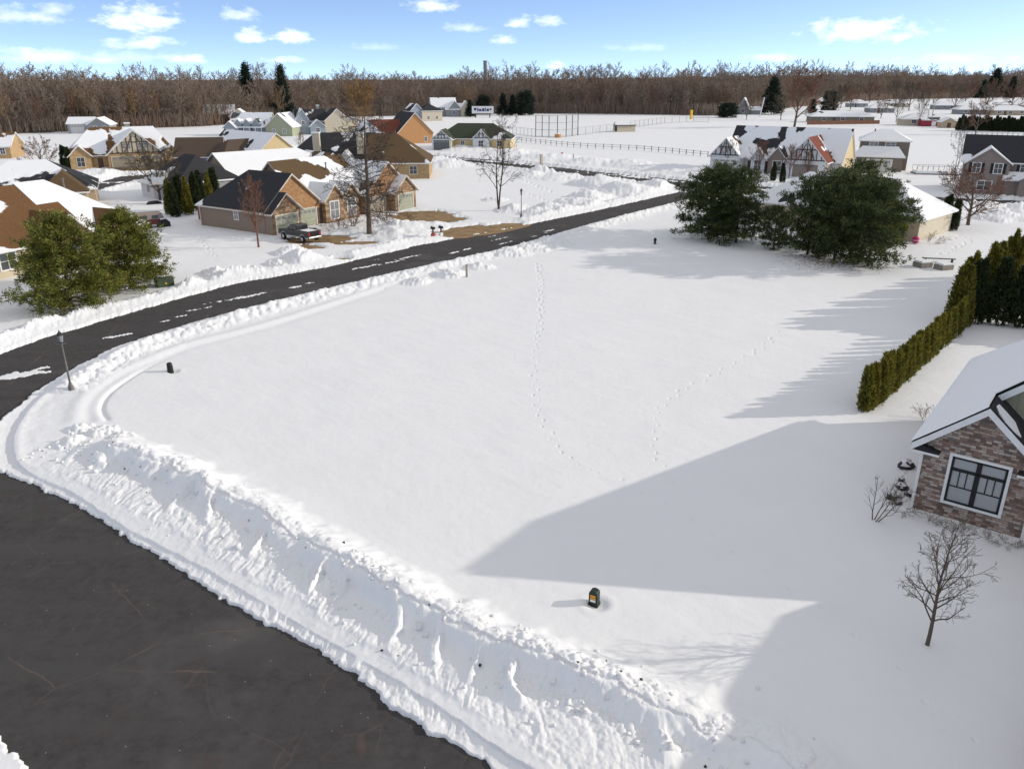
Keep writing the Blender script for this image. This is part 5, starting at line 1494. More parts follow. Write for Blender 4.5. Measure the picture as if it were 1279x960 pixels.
def misc_houses():
    # roofs behind the ranch house at the left edge
    h = House('snowy_roofed_house', at(-45, 268), 25, 'low snowy hip-roofed house at the left edge behind the rusty-brown ranch house')
    h.mass(0, 17, 0, 12, 3, 3.6, 'x', (1, 1), wall='s_tan', roof='char', cov=(.72, .8, .5, .2), seed=31); h.win('f', 4, 0, 1, 1.4, 1.3); h.win('f', 12, 0, 1, 1.4, 1.3)
    h.mass(10, 16, -3, 4, 3, 2.4, 'y', (1, 0), wall='s_tan', roof='umber', cov=(.4, .1, 0, 0), seed=33)
    h = House('tan_brick_house', at(-50, 199), 12, 'tan brick house cut by the left edge on the open snow')
    h.mass(0, 11.2, 0, 9, 3, 2.8, 'x', wall='brick_tan', roof='brown', cov=(.6, .6, 0, 0), seed=34); h.win('f', 9.5, 0, 1, 1, 1.4); h.win('f', 4, 0, 1, 1, 1.4)
    # grey gables left of the yellow one
    h = House('grey_gabled_house', at(221, 213), 8, 'grey-sided house with plain taupe shingle roof right of the half-timbered house')
    h.mass(0, 9, 0, 8, 3, 3.3, 'x', wall='s_grey', roof='taupe', cov=(0, .5, 0, 0), seed=35); h.win('f', 3, 0, 1, 1.1, 1.3); h.win('l', 4, 0, 1, 1.1, 1.3)
    h = House('yellow_gabled_house', at(320, 213), -40, 'snow-roofed house with a broad plain yellow gable end facing right')
    h.mass(-19, 0, 0, 11, 3, 4.2, 'x', wall='s_grey', side='s_yellow', gable='s_yellow', roof='char', cov=(.86, .6, 0, 0), seed=36, trim='cream_trim')
    h.mass(-17.5, -12, -4, 6, 3, 2.5, 'y', wall='s_grey', roof='char', cov=(.8, .8, 0, 0), seed=37); h.garage('f', -14.7, -4, 3, 2.2, 'garage_white')
    h.mass(-11, -3.5, -5, 6, 3, 2.9, 'y', (1, 0), wall='s_grey', roof='taupe', cov=(0, .1, 0, 0), seed=38)
    h.win('f', -9, -5, 1, 1.1, 1.3); h.win('f', -6, -5, 1, 1.1, 1.3); h.win('r', 3, 0, 1, .9, 1.3); h.win('f', -2, 0, 1, .9, 1.3)
    # charcoal hip + long snow ridge behind the duplex
    h = House('charcoal_roofed_duplex', at(226, 250), 44, 'long house with charcoal hip and unbroken snowy slope behind the arborvitae row')
    h.mass(0, 10, 0, 12, 2.9, 3.4, 'y', (1, 1), wall='s_grey', roof='char', cov=(0.1, 0, 0, .2), seed=41, inset=.8)
    h.mass(9.5, 31, 1, 13, 2.9, 3.3, 'x', (0, 1), wall='s_tan', roof='umber', cov=(1, .6, .2, .3), seed=42)
    h.mass(24, 31.2, -.5, 8, 3, 2.6, 'y', wall='s_tan', roof='umber', cov=(.3, .2, 0, 0), seed=43)
    h.mass(-2.5, .3, 4, 9, 2.6, 1.4, 'x', (1, 0), wall='s_white', roof='char', cov=(.95, .9, .9, 0), seed=44)
    h.chimney(-1.3, 4, 0, 4.0, 1.5, 's_white'); h.win('l', 6, -2.5, .9, 1.0, 1.2); h.garage('f', 27.6, -.5, 4, 2.2, 'garage')
    # long dark roof with chimneys
    h = House('long_dark_roofed_house', at(352, 222), 3, 'long house under a dark roof with two pale chimneys, behind the duplex')
    h.mass(0, 19, 0, 13, 3, 4.9, 'x', (.9, 0), wall='stone_warm', roof='char', cov=(.30, .5, .3, 0), seed=51)
    h.mass(17, 28.5, -3, 11, 3.2, 4.6, 'x', (0, .9), wall='brick_tan', roof='umber', cov=(.12, .5, 0, .1), seed=52, side='brick_tan')
    h.mass(11, 14.5, -2, 5, 3, 2.2, 'y', wall='s_white', roof='char', cov=(.8, .7, 0, 0), seed=53)
    h.mass(6, 9, -1, 5, 3, 1.9, 'y', wall='s_white', roof='char', cov=(.7, .7, 0, 0), seed=54)
    for x in (6.8, 15.2): h.chimney(x, 2.2, 3, 8.0, 1.3, 's_cream')
    h.win('f', 12.7, -2, .9, 1.4, 1.5); h.win('f', 7.5, -1, .9, 1.2, 1.5); h.win('f', 21, -3, .9, 1.3, 1.4, 'cream_trim'); h.win('f', 25.5, -3, .9, 1.3, 1.4, 'cream_trim'); h.win('f', 3, 0, .9, 1.3, 1.4)
    # big orange gable
    h = House('orange_gabled_house', at(497, 180), -16, 'large house with plain orange gable end and charcoal roof patched in rust')
    h.mass(-15, 10.8, 0, 1, 3, .1, 'x', nowall=True, roof='char', o=0.01) if False else None
    h2 = h
    h.e.rotation_euler[2] = math.radians(24)
    h.mass(0, 10.8, 0, 14, 3.2, 5.4, 'y', wall='s_orange', front='s_orange', roof='char', cov=(.10, .1, 0, 0), seed=55, trim='white')
    h.mass(-7, 2, 1.5, 10, 3.2, 3.4, 'x', wall='s_orange', roof='rust', cov=(0.08, .2, 0, 0), seed=56)
    h.mass(-11, -5, -1, 10, 3.2, 3.2, 'y', (0, 1), wall='brick_red', front='s_white', roof='char', cov=(.7, .5, 0, 0), seed=57)
    h.win('f', 8.5, 0, .6, .8, 1.2, 'white', 'glass'); h.win('f', -8, -1, .8, 1.2, 1.2); h.door('r', 9, 10.8)
    # green roof house by the cross street
    h = House('green_roofed_house', at(541, 187), -6, 'low yellow and grey house with green roof and a small half-timbered garage gable')
    h.mass(0.2, 20.5, 3, 13.5, 3, 3.4, 'x', (1, 1), wall='s_yellow', roof='green', cov=(.12, .5, 0, .05), seed=61, side='s_yellow')
    h.mass(0, 5.2, -1.5, 8, 3, 2.2, 'y', (0, 1), wall='s_yellow', front='s_white', side='s_yellow', roof='green', cov=(.9, .1, 0, 0), seed=62)
    h.mass(10.5, 15, 1.6, 8, 3, 2.2, 'y', wall='brick_red', front='s_white', roof='green', cov=(.95, .2, 0, 0), seed=63)
    h.timber('f', gable_boards(0, 5.2, 3.0, 2.0, 6), -1.5, .22, 'garage_dark'); h.garage('f', 2.6, -1.5, 4.3, 2.6, 'garage_dark', 'white')
    h.win('f', 12.7, 1.6, .8, 1.3, 1.5, 'white'); h.win('f', 7.5, 3, .8, 1.0, 1.3, 'white'); h.win('f', 17.5, 3, .8, 1.2, 1.3, 'white'); h.timber('f', gable_boards(10.5, 15, 3, 2.0, 5), 1.6, .2, 'garage_dark')
    # farther houses by the woods
    h = House('white_far_house', at(478, 141), 20, 'white two-storey house with frosted roof standing farthest left by the woods gap')
    h.mass(0, 8, 0, 10, 5, 3.4, 'y', wall='s_white', roof='grey', cov=(.9, .9, 0, 0), seed=64); h.mass(6, 13, 2, 9, 3.4, 2.4, 'x', wall='s_white', roof='grey', cov=(1, 1, 0, 0), seed=65); h.win('f', 2.4, 0, 3, .9, 1.3); h.win('f', 5.6, 0, 3, .9, 1.3); h.win('f', 9.5, 2, 1, 1.2, 1.3)
    h = House('cream_far_house', at(514, 152), 26, 'cream box-shaped house with dark hip roof and grey left gable')
    h.mass(5, 14.5, 0, 9, 4.6, 2.6, 'x', (1, 1), wall='s_cream', roof='char', cov=(0, .5, 0, 0), seed=66); h.mass(0, 6, 1, 9, 4.6, 2.8, 'y', wall='s_bluegrey', roof='char', cov=(.5, .1, 0, 0), seed=67); h.win('f', 8, 0, .8, .9, 1.3); h.win('f', 12, 0, .8, .9, 1.3)
    h = House('grey_far_house', at(540, 146), 12, 'grey house with pale frosted roof, tucked behind the cream box house')
    h.mass(0, 12, 0, 10, 4.8, 4, 'x', wall='s_grey', roof='grey', cov=(.9, .9, 0, 0), seed=68); h.mass(8, 14, -1.5, 8, 4, 3.4, 'y', wall='s_grey', roof='grey', cov=(.9, .5, 0, 0), seed=69); h.win('f', 10, -1.5, 3, .9, 1.2); h.win('f', 4, 0, 3, .9, 1.2)
    h = House('low_white_roofed_house', at(557, 146), 8, 'grey and cream house with bright snow roof beside the scoreboard')
    h.mass(0, 8.5, 0, 8, 3.6, 2.6, 'x', wall='s_grey', roof='grey', cov=(1, 1, 0, 0), seed=70); h.mass(7.5, 12.5, -1, 9, 4.4, 3, 'y', wall='s_cream', roof='grey', cov=(1, 1, 0, 0), seed=71); h.win('f', 4, 0, 1.2, 1.6, 1.3, 'white'); h.win('f', 10, -1, 1.2, 1, 1.6)
    # two-storey cream + grey house behind the dark roof
    h = House('cream_gabled_house', at(407, 168), 20, 'house with tall cream gable and smaller frosted grey gables at its left')
    h.mass(0, 8.5, 0, 12, 4.6, 3.6, 'y', wall='s_cream', roof='char', cov=(.1, .9, 0, 0), seed=72)
    h.mass(-9, 1, 3, 11, 4.6, 3.4, 'x', wall='s_bluegrey', roof='char', cov=(.3, .3, 0, 0), seed=73); h.mass(-9.5, -5, 1.5, 9, 4.8, 3.6, 'y', wall='s_bluegrey', roof='char', cov=(.6, .5, 0, 0), seed=74)
    h.mass(-5, 0, 0, 6, 2.9, 2, 'y', wall='s_bluegrey', roof='char', cov=(.9, .8, 0, 0), seed=75); h.mass(8, 12, 2, 9, 3, 2.4, 'y', wall='s_cream', roof='grey', cov=(1, 1, 0, 0), seed=76)
    h.win('f', -7, 1.5, 3.2, 1, 1.2); h.win('f', -2.5, 0, .8, 1.2, 1.3); h.chimney(-1, 8, 6, 9, .9, 's_grey')
    # sage gable house with porch
    h = House('sage_porch_house', at(334, 170), 14, 'sage-sided house with frosted roof, dormers and a white-columned porch facing left')
    h.e.rotation_euler[2] = math.radians(-6)
    h.mass(-13, 8.5, 0, .1, 3, .05, 'x', nowall=True, o=.01) if False else None
    h.mass(-13, 0, 0.5, 10, 3.2, 4.0, 'x', wall='s_bluegrey', side='s_sage', gable='s_sage', roof='grey', cov=(.78, .7, 0, 0), seed=77)
    h.mass(-.1, 8.8, -.5, 11, 3.2, 4.0, 'y', wall='s_sage', roof='grey', cov=(.9, .8, 0, 0), seed=78)
    for x in (-10.5, -7.5, -4.5): h.mass(x, x + 2.2, -.6, 4, 4.2, 1.3, 'y', wall='s_bluegrey', roof='grey', cov=(.6, .6, 0, 0), seed=79, o=.25)
    h.mass(-13.5, -9.5, -2.5, 4, 3, 1.8, 'y', wall='s_bluegrey', roof='grey', cov=(.9, .8, 0, 0), seed=80)
    m = MB(); m.box(-9.3, -.6, -2.3, .5, 2.7, 2.95)
    pr = m.build('porch_roof', M['roofsnow'], h.e)
    for k in range(5):
        m = MB(); m.lathe([(.14, -.2), (.11, 2.7)], 8, (-9.0 + k * 2.0, -2.1)); m.build('column', M['white'], h.e)
    h.garage('f', -11.5, -2.5, 2.8, 2.2, 'garage_white'); h.win('f', 2.6, -.5, .9, 1.0, 1.3, 'white', 'glass_pale'); h.win('f', 6.2, -.5, .9, 1.0, 1.3, 'white', 'glass_pale'); h.win('f', -4, .5, .9, 1.0, 1.3)
    # garage by the woods
    h = House('field_garage', at(86, 167), 12, 'pale grey detached garage with white roof by the woods, behind the half-timbered house', 'garage')
    h.mass(0, 8, 0, 8, 3.4, 1.9, 'x', wall='s_bluegrey', roof='grey', cov=(1, 1, 0, 0), seed=81); h.mass(6.5, 13.5, -1, 9, 3.0, 2.2, 'y', wall='s_grey', roof='grey', cov=(1, 1, 0, 0), seed=82); h.garage('f', 3, 0, 4, 2.7, 'garage_white'); h.win('f', 9, -1, 1.2, .9, 1.2); h.win('f', 12, -1, 1.2, .9, 1.2)
    # houses seen between the trunks
    for px, py, wd, dp, hw, rs_, wall, lb in ((40, 158, 9, 8, 3, 2.4, 's_white', 'white house glimpsed between trunks in the woods at the far left'), (62, 158, 7, 7, 3, 2.0, 's_bluegrey', 'blue-grey shed roof glimpsed between trunks left of the grey garage'),
                                              (256, 155, 12, 8, 4.2, 3.4, 's_cream', 'cream house half hidden by trunks in the woods above the yellow gable'), (180, 156, 10, 8, 3, 3, 's_white', 'pale house barely visible behind trunks right of the grey garage'),
                                              (288, 156, 7, 7, 3.6, 2.6, 's_paletan', 'tan house with white roof right of the cream one in the woods')):
        h = House('house_in_woods', at(px, py), 10, lb); h.mass(0, wd, 0, dp, hw, rs_, 'x' if wd > 8 else 'y', wall=wall, roof='grey', cov=(1, 1, 0, 0)); h.win('f', wd * .3, 0, 1.2, 1, 1.2); h.win('f', wd * .7, 0, 1.2, 1, 1.2)
misc_houses()

def long_half_timber():
    h = House('long_half_timbered_house', at(886, 213), -33, 'long house with half-timbered left gable, rust-roofed right gable and yellow end wall')
    h.mass(2.5, 28.5, 3.5, 15, 3.0, 5.6, 'x', wall='s_white', side='s_yellow', gable='s_yellow', roof='char', cov=(.60, .5, 0, 0), seed=91)
    h.mass(0, 7.0, 0, 9, 3.3, 3.4, 'y', wall='s_white', roof='umber', cov=(.9, .7, 0, 0), seed=92)
    h.mass(9.2, 12.4, 1.2, 6, 3.0, 2.0, 'y', wall='s_mauve', front='s_white', roof='char', cov=(.8, .5, 0, 0), seed=93)
    h.mass(12.9, 17.0, 1.8, 6, 3.0, 2.2, 'y', wall='s_mauve', front='s_mauve', roof='char', cov=(.9, .3, 0, 0), seed=94)
    h.mass(17.8, 26.5, -1.5, 9, 3.2, 4.2, 'y', wall='s_mauve', front='s_white', roof='rust', cov=(.9, .12, 0, 0), seed=95, trim='white')
    h.timber('f', gable_boards(0, 7, 3.3, 3.2, 6), 0, .26, 'garage_dark'); h.timber('f', gable_boards(17.8, 26.5, 3.2, 4.0, 8), -1.5, .2, 'timber')
    h.garage('f', 3.5, 0, 5.4, 2.5, 'garage_white', 'white'); h.garage('f', 22.2, -1.5, 5.4, 2.4, 's_mauve', 'white')
    h.win('f', 10.8, 1.2, .5, 1.5, 1.9); h.win('f', 15, 1.8, .5, 1.8, 1.9); h.door('f', 8.2, 3.5); h.win('r', 7, 28.5, .8, 1.2, 1.4)
    h.e.scale = (.88, 1, 1)
    h = House('two_storey_tan_house', at(1066, 212), -22, 'tan two-storey house with snowy hip roof and a snow-covered lower porch roof')
    h.mass(.6, 10, 2, 11, 6.0, 1.9, 'x', (1, 1), wall='s_tan', front='s_brown', side='s_paletan', roof='grey', cov=(1, 1, 1, 1), seed=96, inset=.8)
    h.mass(0, 9, -1.6, 3.6, 3.2, 1.6, 'x', (.6, .6), wall='s_brown', front='s_brown', roof='grey', cov=(1, 1, .9, .9), seed=97, inset=.7)
    h.win('f', 3.2, 2, 4.6, 1.6, .9, 'white', 'glass_pale'); h.win('f', 6.4, 2, 4.6, 1.8, .9, 'white', 'glass_pale'); h.garage('f', 4.2, -1.6, 5.5, 2.3, 'garage_white', 'white')
    m = MB(); m.box(10.03, 10.1, 2.1, 10.8, 3.0, 3.25); m.build('band', M['white'], h.e); h.win('r', 6.5, 10, 1, 1, 1.3)
    m = MB()
    for k in range(4): m.lathe([(.12, 7.2), (.12, 7.9)], 8, (3.2 + k * 1.1, 6.8))
    m.build('roof_vent', M['darkmetal'], h.roofs[0])
    # shuttered grey house
    h = House('shuttered_grey_house', at(1197, 240), -28, 'grey two-storey house with black-shuttered windows and dark roof')
    h.mass(0, 17, 1.0, 11, 5.4, 3.6, 'x', wall='s_mauve', roof='char', cov=(.15, .5, 0, 0), seed=101, o=.5)
    h.mass(.4, 6.6, -.8, 6, 5.2, 2.3, 'y', wall='s_mauve', roof='grey', cov=(.9, .95, 0, 0), seed=102)
    h.mass(8.2, 16.5, -3.5, 4, 3.0, 2.4, 'y', wall='s_mauve', roof='grey', cov=(.9, .95, 0, 0), seed=103)
    h.mass(6.2, 9.0, -1.6, 2, 2.8, .9, 'x', wall='s_mauve', roof='grey', cov=(1, 1, 0, 0), seed=104)
    for x in (1.9, 5.0): h.win('f', x, -.8, 3.4, 1.1, 1.5, 'white', 'glass', shutters='blackframe')
    h.win('f', 3.5, -.8, .7, 2.0, 1.4); h.win('f', 8.8, 1, 3.6, 1.1, 1.3, shutters='blackframe'); h.garage('f', 12.3, -3.5, 5, 2.3, 'garage_white')
    # tan house hidden by the evergreens
    h = House('tan_hip_roofed_house', (47.4, 92.6), -46, 'tan ranch house with snowy hip roof behind the dark evergreen clump')
    h.mass(-22, 0, 0, 10.5, 3.0, 3.4, 'x', (1, 1), wall='s_paletan', side='s_cream', roof='char', cov=(.80, .9, .9, .93), seed=105, o=.5)
    h.mass(-16, -8, 5, 17, 3.0, 3.0, 'y', (1, 1), wall='s_paletan', roof='char', cov=(.9, .9, .9, .9), seed=106)
    h.win('f', -2.2, 0, .9, 1.4, 1.2, 'white', 'glass'); h.win('f', -8, 0, .9, 1.4, 1.2)
    # low ranch houses across the white field
    L = [(1013, 153, 26, 9, -6, 's_brown', .97, 'low ranch house with rust-brown fence behind the big reddish bare tree'),
         (1086, 141, 13, 9, -4, 's_grey', 1, 'small white-roofed ranch house half hidden between two others'),
         (1128, 157, 19, 10, -10, 's_paletan', .97, 'cream ranch house with broad snowy roof behind the crimson shed'),
         (1196, 143, 19, 9, -8, 's_grey', 1, 'long low snowy roof seen above the dark conifer row'),
         (1238, 144, 18, 9, -8, 's_tan', 1, 'snow-roofed ranch at the right edge above the conifer row'),
         (1250, 136, 22, 9, -8, 's_tan', .95, 'farthest right ranch house near the woods with tan wall'),
         (1020, 131, 14, 9, 0, 's_tan', .9, 'tan house with white roof directly behind the reddish bare tree'),
         (1168, 137, 26, 9, -6, 's_grey', .97, 'grey ranch house partly behind trees above the crimson shed'),
         (857, 142, 17, 9, 0, 's_grey', 1, 'long white-roofed building at the edge of the woods behind the yellow pole'),
         (1100, 134, 18, 9, -5, 's_paletan', .95, 'pale ranch house farther back between bare trees'),
         (1060, 134, 12, 8, -5, 's_bluegrey', 1, 'blue-grey house with white roof deep between the bare trees')]
    for px, py, wd, dp, rz, wall, cov, lb in L:
        h = House('ranch_house', at(px, py), rz, lb)
        h.mass(0, wd, 0, dp, 2.8, 1.9, 'x', (1, 1), wall=wall, roof='grey', cov=(cov, cov, cov, cov), seed=px % 50, o=.7)
        for k in range(3): h.win('f', wd * (.2 + .3 * k), 0, .9, 1.6, 1.2, 'white', 'glass')
        h.door('f', wd * .36, 0)
    h = House('steep_white_roofed_building', at(920, 143), -20, 'building with steep slanted snowy roof between the conifers at the woods', 'building')
    h.mass(0, 6, 0, 10, 2.8, 5.5, 'y', wall='s_grey', roof='grey', cov=(1, 1, 0, 0)); h.mass(5, 12, 2, 8, 2.4, 1.6, 'x', wall='s_grey', roof='grey', cov=(1, 1, 0, 0)); h.win('f', 3, 0, 1, 1.5, 1.5)
    h = House('crimson_shed', at(1151, 158), -6, 'crimson shed with white door beside the cream ranch house', 'shed')
    h.mass(0, 9.5, 0, 4, 2.6, .8, 'x', wall='s_red', roof='grey', cov=(.5, .9, 0, 0)); m = MB(); m.box(3.6, 5.2, -.05, .02, .1, 1.9); m.build('door', M['white'], h.e)
    h = House('tan_shed', at(1175, 160), -6, 'small tan shed with snowy gable roof right of the crimson shed', 'shed')
    h.mass(0, 5.6, 0, 4, 2.4, 1.4, 'y', wall='s_tan', roof='grey', cov=(.9, .9, 0, 0)); h.door('f', 2.8, 0, 's_brown' if False else 'timber', 1.4, 1.9)
long_half_timber()

# ------------------------------------------------------------------ street furniture and small things
def lamp_post(xy, label):
    e = empty('street_lamp', (xy[0], xy[1], -.05), .3, label, 'street lamp')
    MB().lathe([(.20, -.2), (.20, .10), (.17, .14), (.17, .42), (.13, .50), (.10, .62), (.085, .70)], 12).build('base', M['lampgrey'], e, True)
    MB().lathe([(.062, .70), (.058, 1.6), (.07, 1.62), (.07, 1.68), (.052, 1.7), (.045, 3.15), (.07, 3.17), (.07, 3.22)], 12).build('post', M['lampgrey'], e, True)
    h = MB().lathe([(.06, 3.22), (.11, 3.27), (.12, 3.31)], 8)
    h.lathe([(.20, 3.72), (.21, 3.75), (.12, 3.86), (.05, 3.93), (.03, 4.02), (.0101, 4.05)], 8)
    hd = h.build('lamp_head', M['darkmetal'], e)
    MB().lathe([(.11, 3.31), (.17, 3.72)], 8).build('lamp_glass', M['glass_pale'], hd)
    m = MB(); m.bar((-.28, 0, 3.18), (.28, 0, 3.18), .035); m.build('crossbar', M['lampgrey'], e)
lamp_post(at(90, 490), 'grey lamp post with lantern head leaning into view at the street corner')
lamp_post(at(651, 272), 'dark lamp post on the far kerb right of the forked tree')

def pedestal():
    e = empty('utility_pedestal', (*at(742, 752), -.08), math.radians(-28), 'dark green pedestal with orange and white stickers standing in the open snow', 'utility box')
    m = MB(); w_, d_ = .19, .15
    prof = [(-w_, 0), (w_, 0)]
    # body with domed hood, extruded front to back
    pts = [(-w_ * 1.05, -.2), (w_ * 1.05, -.2), (w_ * 1.05, .10), (w_ * .92, .14), (w_ * .92, .58)]
    for k in range(9): a = math.pi * k / 8; pts.append((w_ * .92 * math.cos(a), .60 + .13 * math.sin(a)))
    pts += [(-w_ * .92, .58), (-w_ * .92, .14), (-w_ * 1.05, .10)]
    m.prism([(x, -d_, z) for x, z in pts], (0, 2 * d_, 0))
    m.build('body', M['green_dark'], e, bevel=.012)
    m = MB(); m.box(-.11, .11, -d_ - .012, -d_ + .01, .46, .54); m.box(-.11, .11, -d_ - .012, -d_ + .01, .36, .43); m.build('orange_sticker', M['orange'], e)
    m = MB(); m.box(-.11, .11, -d_ - .012, -d_ + .01, .22, .33); m.build('white_sticker', M['white'], e)
    m = MB(); m.box(-.205, .205, -d_ - .02, d_ + .02, -.2, .09); m.build('base', M['black'], e, bevel=.01)
    e.scale = (.95, .95, .88)
pedestal()
def bollard():
    e = empty('marker_bollard', (*at(213, 464), -.1), .2, 'short black plastic bollard in the snow near the street lamp', 'bollard')
    MB().lathe([(.21, -.1), (.205, .0), (.185, .55), (.175, .66), (.12, .72), (.02, .74)], 14).build('body', M['black'], e, True)
    MB().lathe([(.215, .03), (.215, .09)], 14).build('collar', M['rubber'], e)
bollard()
def hydrant(px, py, name, label, mat, cat='hydrant', s=1.0):
    e = empty(name, (*at(px, py), 0), .4, label, cat)
    MB().lathe([(.19*s, -.2), (.19*s, .05), (.14*s, .08), (.14*s, .5*s), (.17*s, .52*s), (.16*s, .6*s), (.09*s, .72*s), (.02, .76*s)], 12).build('body', M[mat], e, True)
    m = MB(); m.bar((-.24*s, 0, .42*s), (.24*s, 0, .42*s), .12*s); m.build('nozzle', M[mat], e)
hydrant(818, 304, 'hydrant', 'small dark hydrant in the shaded snow left of the evergreen clump', 'black', s=.9)
hydrant(702, 197, 'hydrant', 'red hydrant standing alone beyond the cross street', 'red', s=1.7)

def simple_post(px, py, h, label, mat='concrete', w_=.16, cat='post', cap=None, name='marker_post'):
    e = empty(name, (*at(px, py), 0), .5, label, cat)
    m = MB(); m.box(-w_/2, w_/2, -w_/2, w_/2, -.3, h); m.build('post', M[mat], e, bevel=.015)
    m = MB(); m.box(-w_*.65, w_*.65, -w_*.65, w_*.65, h, h + .06); m.build('cap', M[cap or mat], e)
simple_post(583, 346, 1.15, 'grey weathered post on the near snow bank of the street')
simple_post(716, 200, 1.3, 'thin dark post beside the red hydrant beyond the cross street', 'darkmetal', .12)
simple_post(676, 205, 2.0, 'pale post on the snow bank of the cross street', 's_cream', .5)
simple_post(863, 149, 4.0, 'tall yellow foul pole at the far end of the ball field fence', 'yellow', .9, 'foul pole', name='foul_pole')
simple_post(949, 146, 9.0, 'leaning white pole beside the far dark conifer', 'white', .45, 'pole', name='pole')
bpy.data.objects['pole'].rotation_euler = (0, math.radians(8), 0)
simple_post(1162, 158, 8.0, 'slim grey pole in front of the crimson shed', 'galv', .25, 'pole', name='pole')
simple_post(1157, 158, 6.0, 'short pale pole left of the crimson shed door', 's_cream', .25, 'pole', name='pole')
simple_post(1050 + 8, 242, 1.4, 'little dark post in the snow left of the boat frame', 'darkmetal', .14)

def cabinet():
    e = empty('utility_cabinet', (*at(206, 357), -.1), math.radians(38), 'low green transformer cabinet beside the right-hand golden pine', 'utility cabinet')
    m = MB(); m.prism([(-.75, -.5, 0), (.75, -.5, 0), (.75, .55, 0), (-.75, .55, 0)], (0, 0, .75)); m.build('body', M['green_box'], e, bevel=.03)
    m = MB(); m.prism([(-.78, -.54, .75), (.78, -.54, .75), (.78, .58, .75), (-.78, .58, .75)], (0, 0, .10)); m.build('lid', M['green_box'], e, bevel=.03)
    m = MB(); m.box(-.08, .08, -.515, -.5, .38, .50); m.build('label_plate', M['yellow'], e)
cabinet()

def pickup():
    e = empty('pickup_truck', (*at(375, 299), -.02), math.radians(142), 'black pickup truck with snow in its bed parked before the duplex garage', 'pickup truck')
    # local +x = front of the truck
    P = M['paint_black']
    m = MB()
    side = [(-2.75, .55), (2.7, .55), (2.8, .75), (2.78, 1.12), (2.5, 1.22), (1.25, 1.28), (-.55, 1.28), (-.55, 1.22), (-2.75, 1.22)]
    m.prism([(x, -.95, z) for x, z in side], (0, 1.9, 0)); m.build('body', P, e, bevel=.05)
    cabp = [(1.30, 1.26), (.62, 1.86), (-.25, 1.88), (-.58, 1.80), (-.66, 1.26)]
    m = MB(); m.prism([(x, -.82, z) for x, z in cabp], (0, 1.64, 0)); cab = m.build('cab', P, e, bevel=.06)
    m = MB()
    m.quad((1.27, -.72, 1.32), (1.27, .72, 1.32), (.69, .68, 1.83), (.69, -.68, 1.83))
    for s in (-1, 1):
        q = [(1.05, s * .835, 1.32), (.58, s * .835, 1.77), (.18, s * .835, 1.79), (.18, s * .835, 1.32)]; m.quad(*(q if s > 0 else q[::-1]))
        q = [(.08, s * .835, 1.32), (.08, s * .835, 1.79), (-.26, s * .835, 1.79), (-.50, s * .835, 1.32)]; m.quad(*(q if s > 0 else q[::-1]))
    m.build('window', M['glass'], cab)
    m = MB()    # bed walls
    m.box(-2.75, -.66, -.95, -.87, 1.2, 1.38); m.box(-2.75, -.66, .87, .95, 1.2, 1.38); m.box(-2.78, -2.70, -.95, .95, .75, 1.38); m.build('bed_rail', P, e, bevel=.02)
    m = MB(); m.box(-2.62, -.75, -.84, .84, 1.2, 1.30); m.build('bed_snow', M['roofsnow'], e, bevel=.05)
    m = MB(); m.box(-2.9, -2.72, -.9, .9, .5, .68); m.build('rear_bumper', M['chrome'], e, bevel=.02)
    m = MB(); m.box(2.72, 2.9, -.9, .9, .45, .68); m.build('front_bumper', M['chrome'], e, bevel=.02)
    m = MB(); m.box(-2.75, 2.7, -.975, -.945, .50, .62); m.box(-2.75, 2.7, .945, .975, .50, .62); m.build('sill_trim', M['chrome'], e)
    for s in (-1, 1):
        m = MB(); m.box(-2.8, -2.74, s * .8 - .1, s * .8 + .1, .85, 1.2); m.build('tail_light', M['redlight'], e)
        m = MB(); m.box(2.76, 2.83, s * .72 - .16, s * .72 + .16, .82, 1.0); m.build('headlight', M['glass_pale'], e)
        for x in (-1.75, 1.8):
            wmb = MB(); n = 20
            ring = [(x + .40 * math.cos(2 * math.pi * k / n), s * .97 - .13, .40 + .40 * math.sin(2 * math.pi * k / n)) for k in range(n)]
            wmb.prism(ring, (0, .26 * 1, 0)); w_ = wmb.build('wheel', M['rubber'], e)
            r = MB(); r.prism([(x + .22 * math.cos(2 * math.pi * k / n), s * .97 - .14, .40 + .22 * math.sin(2 * math.pi * k / n)) for k in range(n)], (0, .28, 0)); r.build('rim', M['chrome'], w_)
            arch = MB()
            for k in range(9):
                a0, a1 = math.pi * k / 9, math.pi * (k + 1) / 9
                arch.bar((x + .5 * math.cos(a0), s * .96, .40 + .5 * math.sin(a0)), (x + .5 * math.cos(a1), s * .96, .40 + .5 * math.sin(a1)), .07, .07, up=(0, 1, 0))
            arch.build('wheel_arch', M['chrome'], e)
pickup()

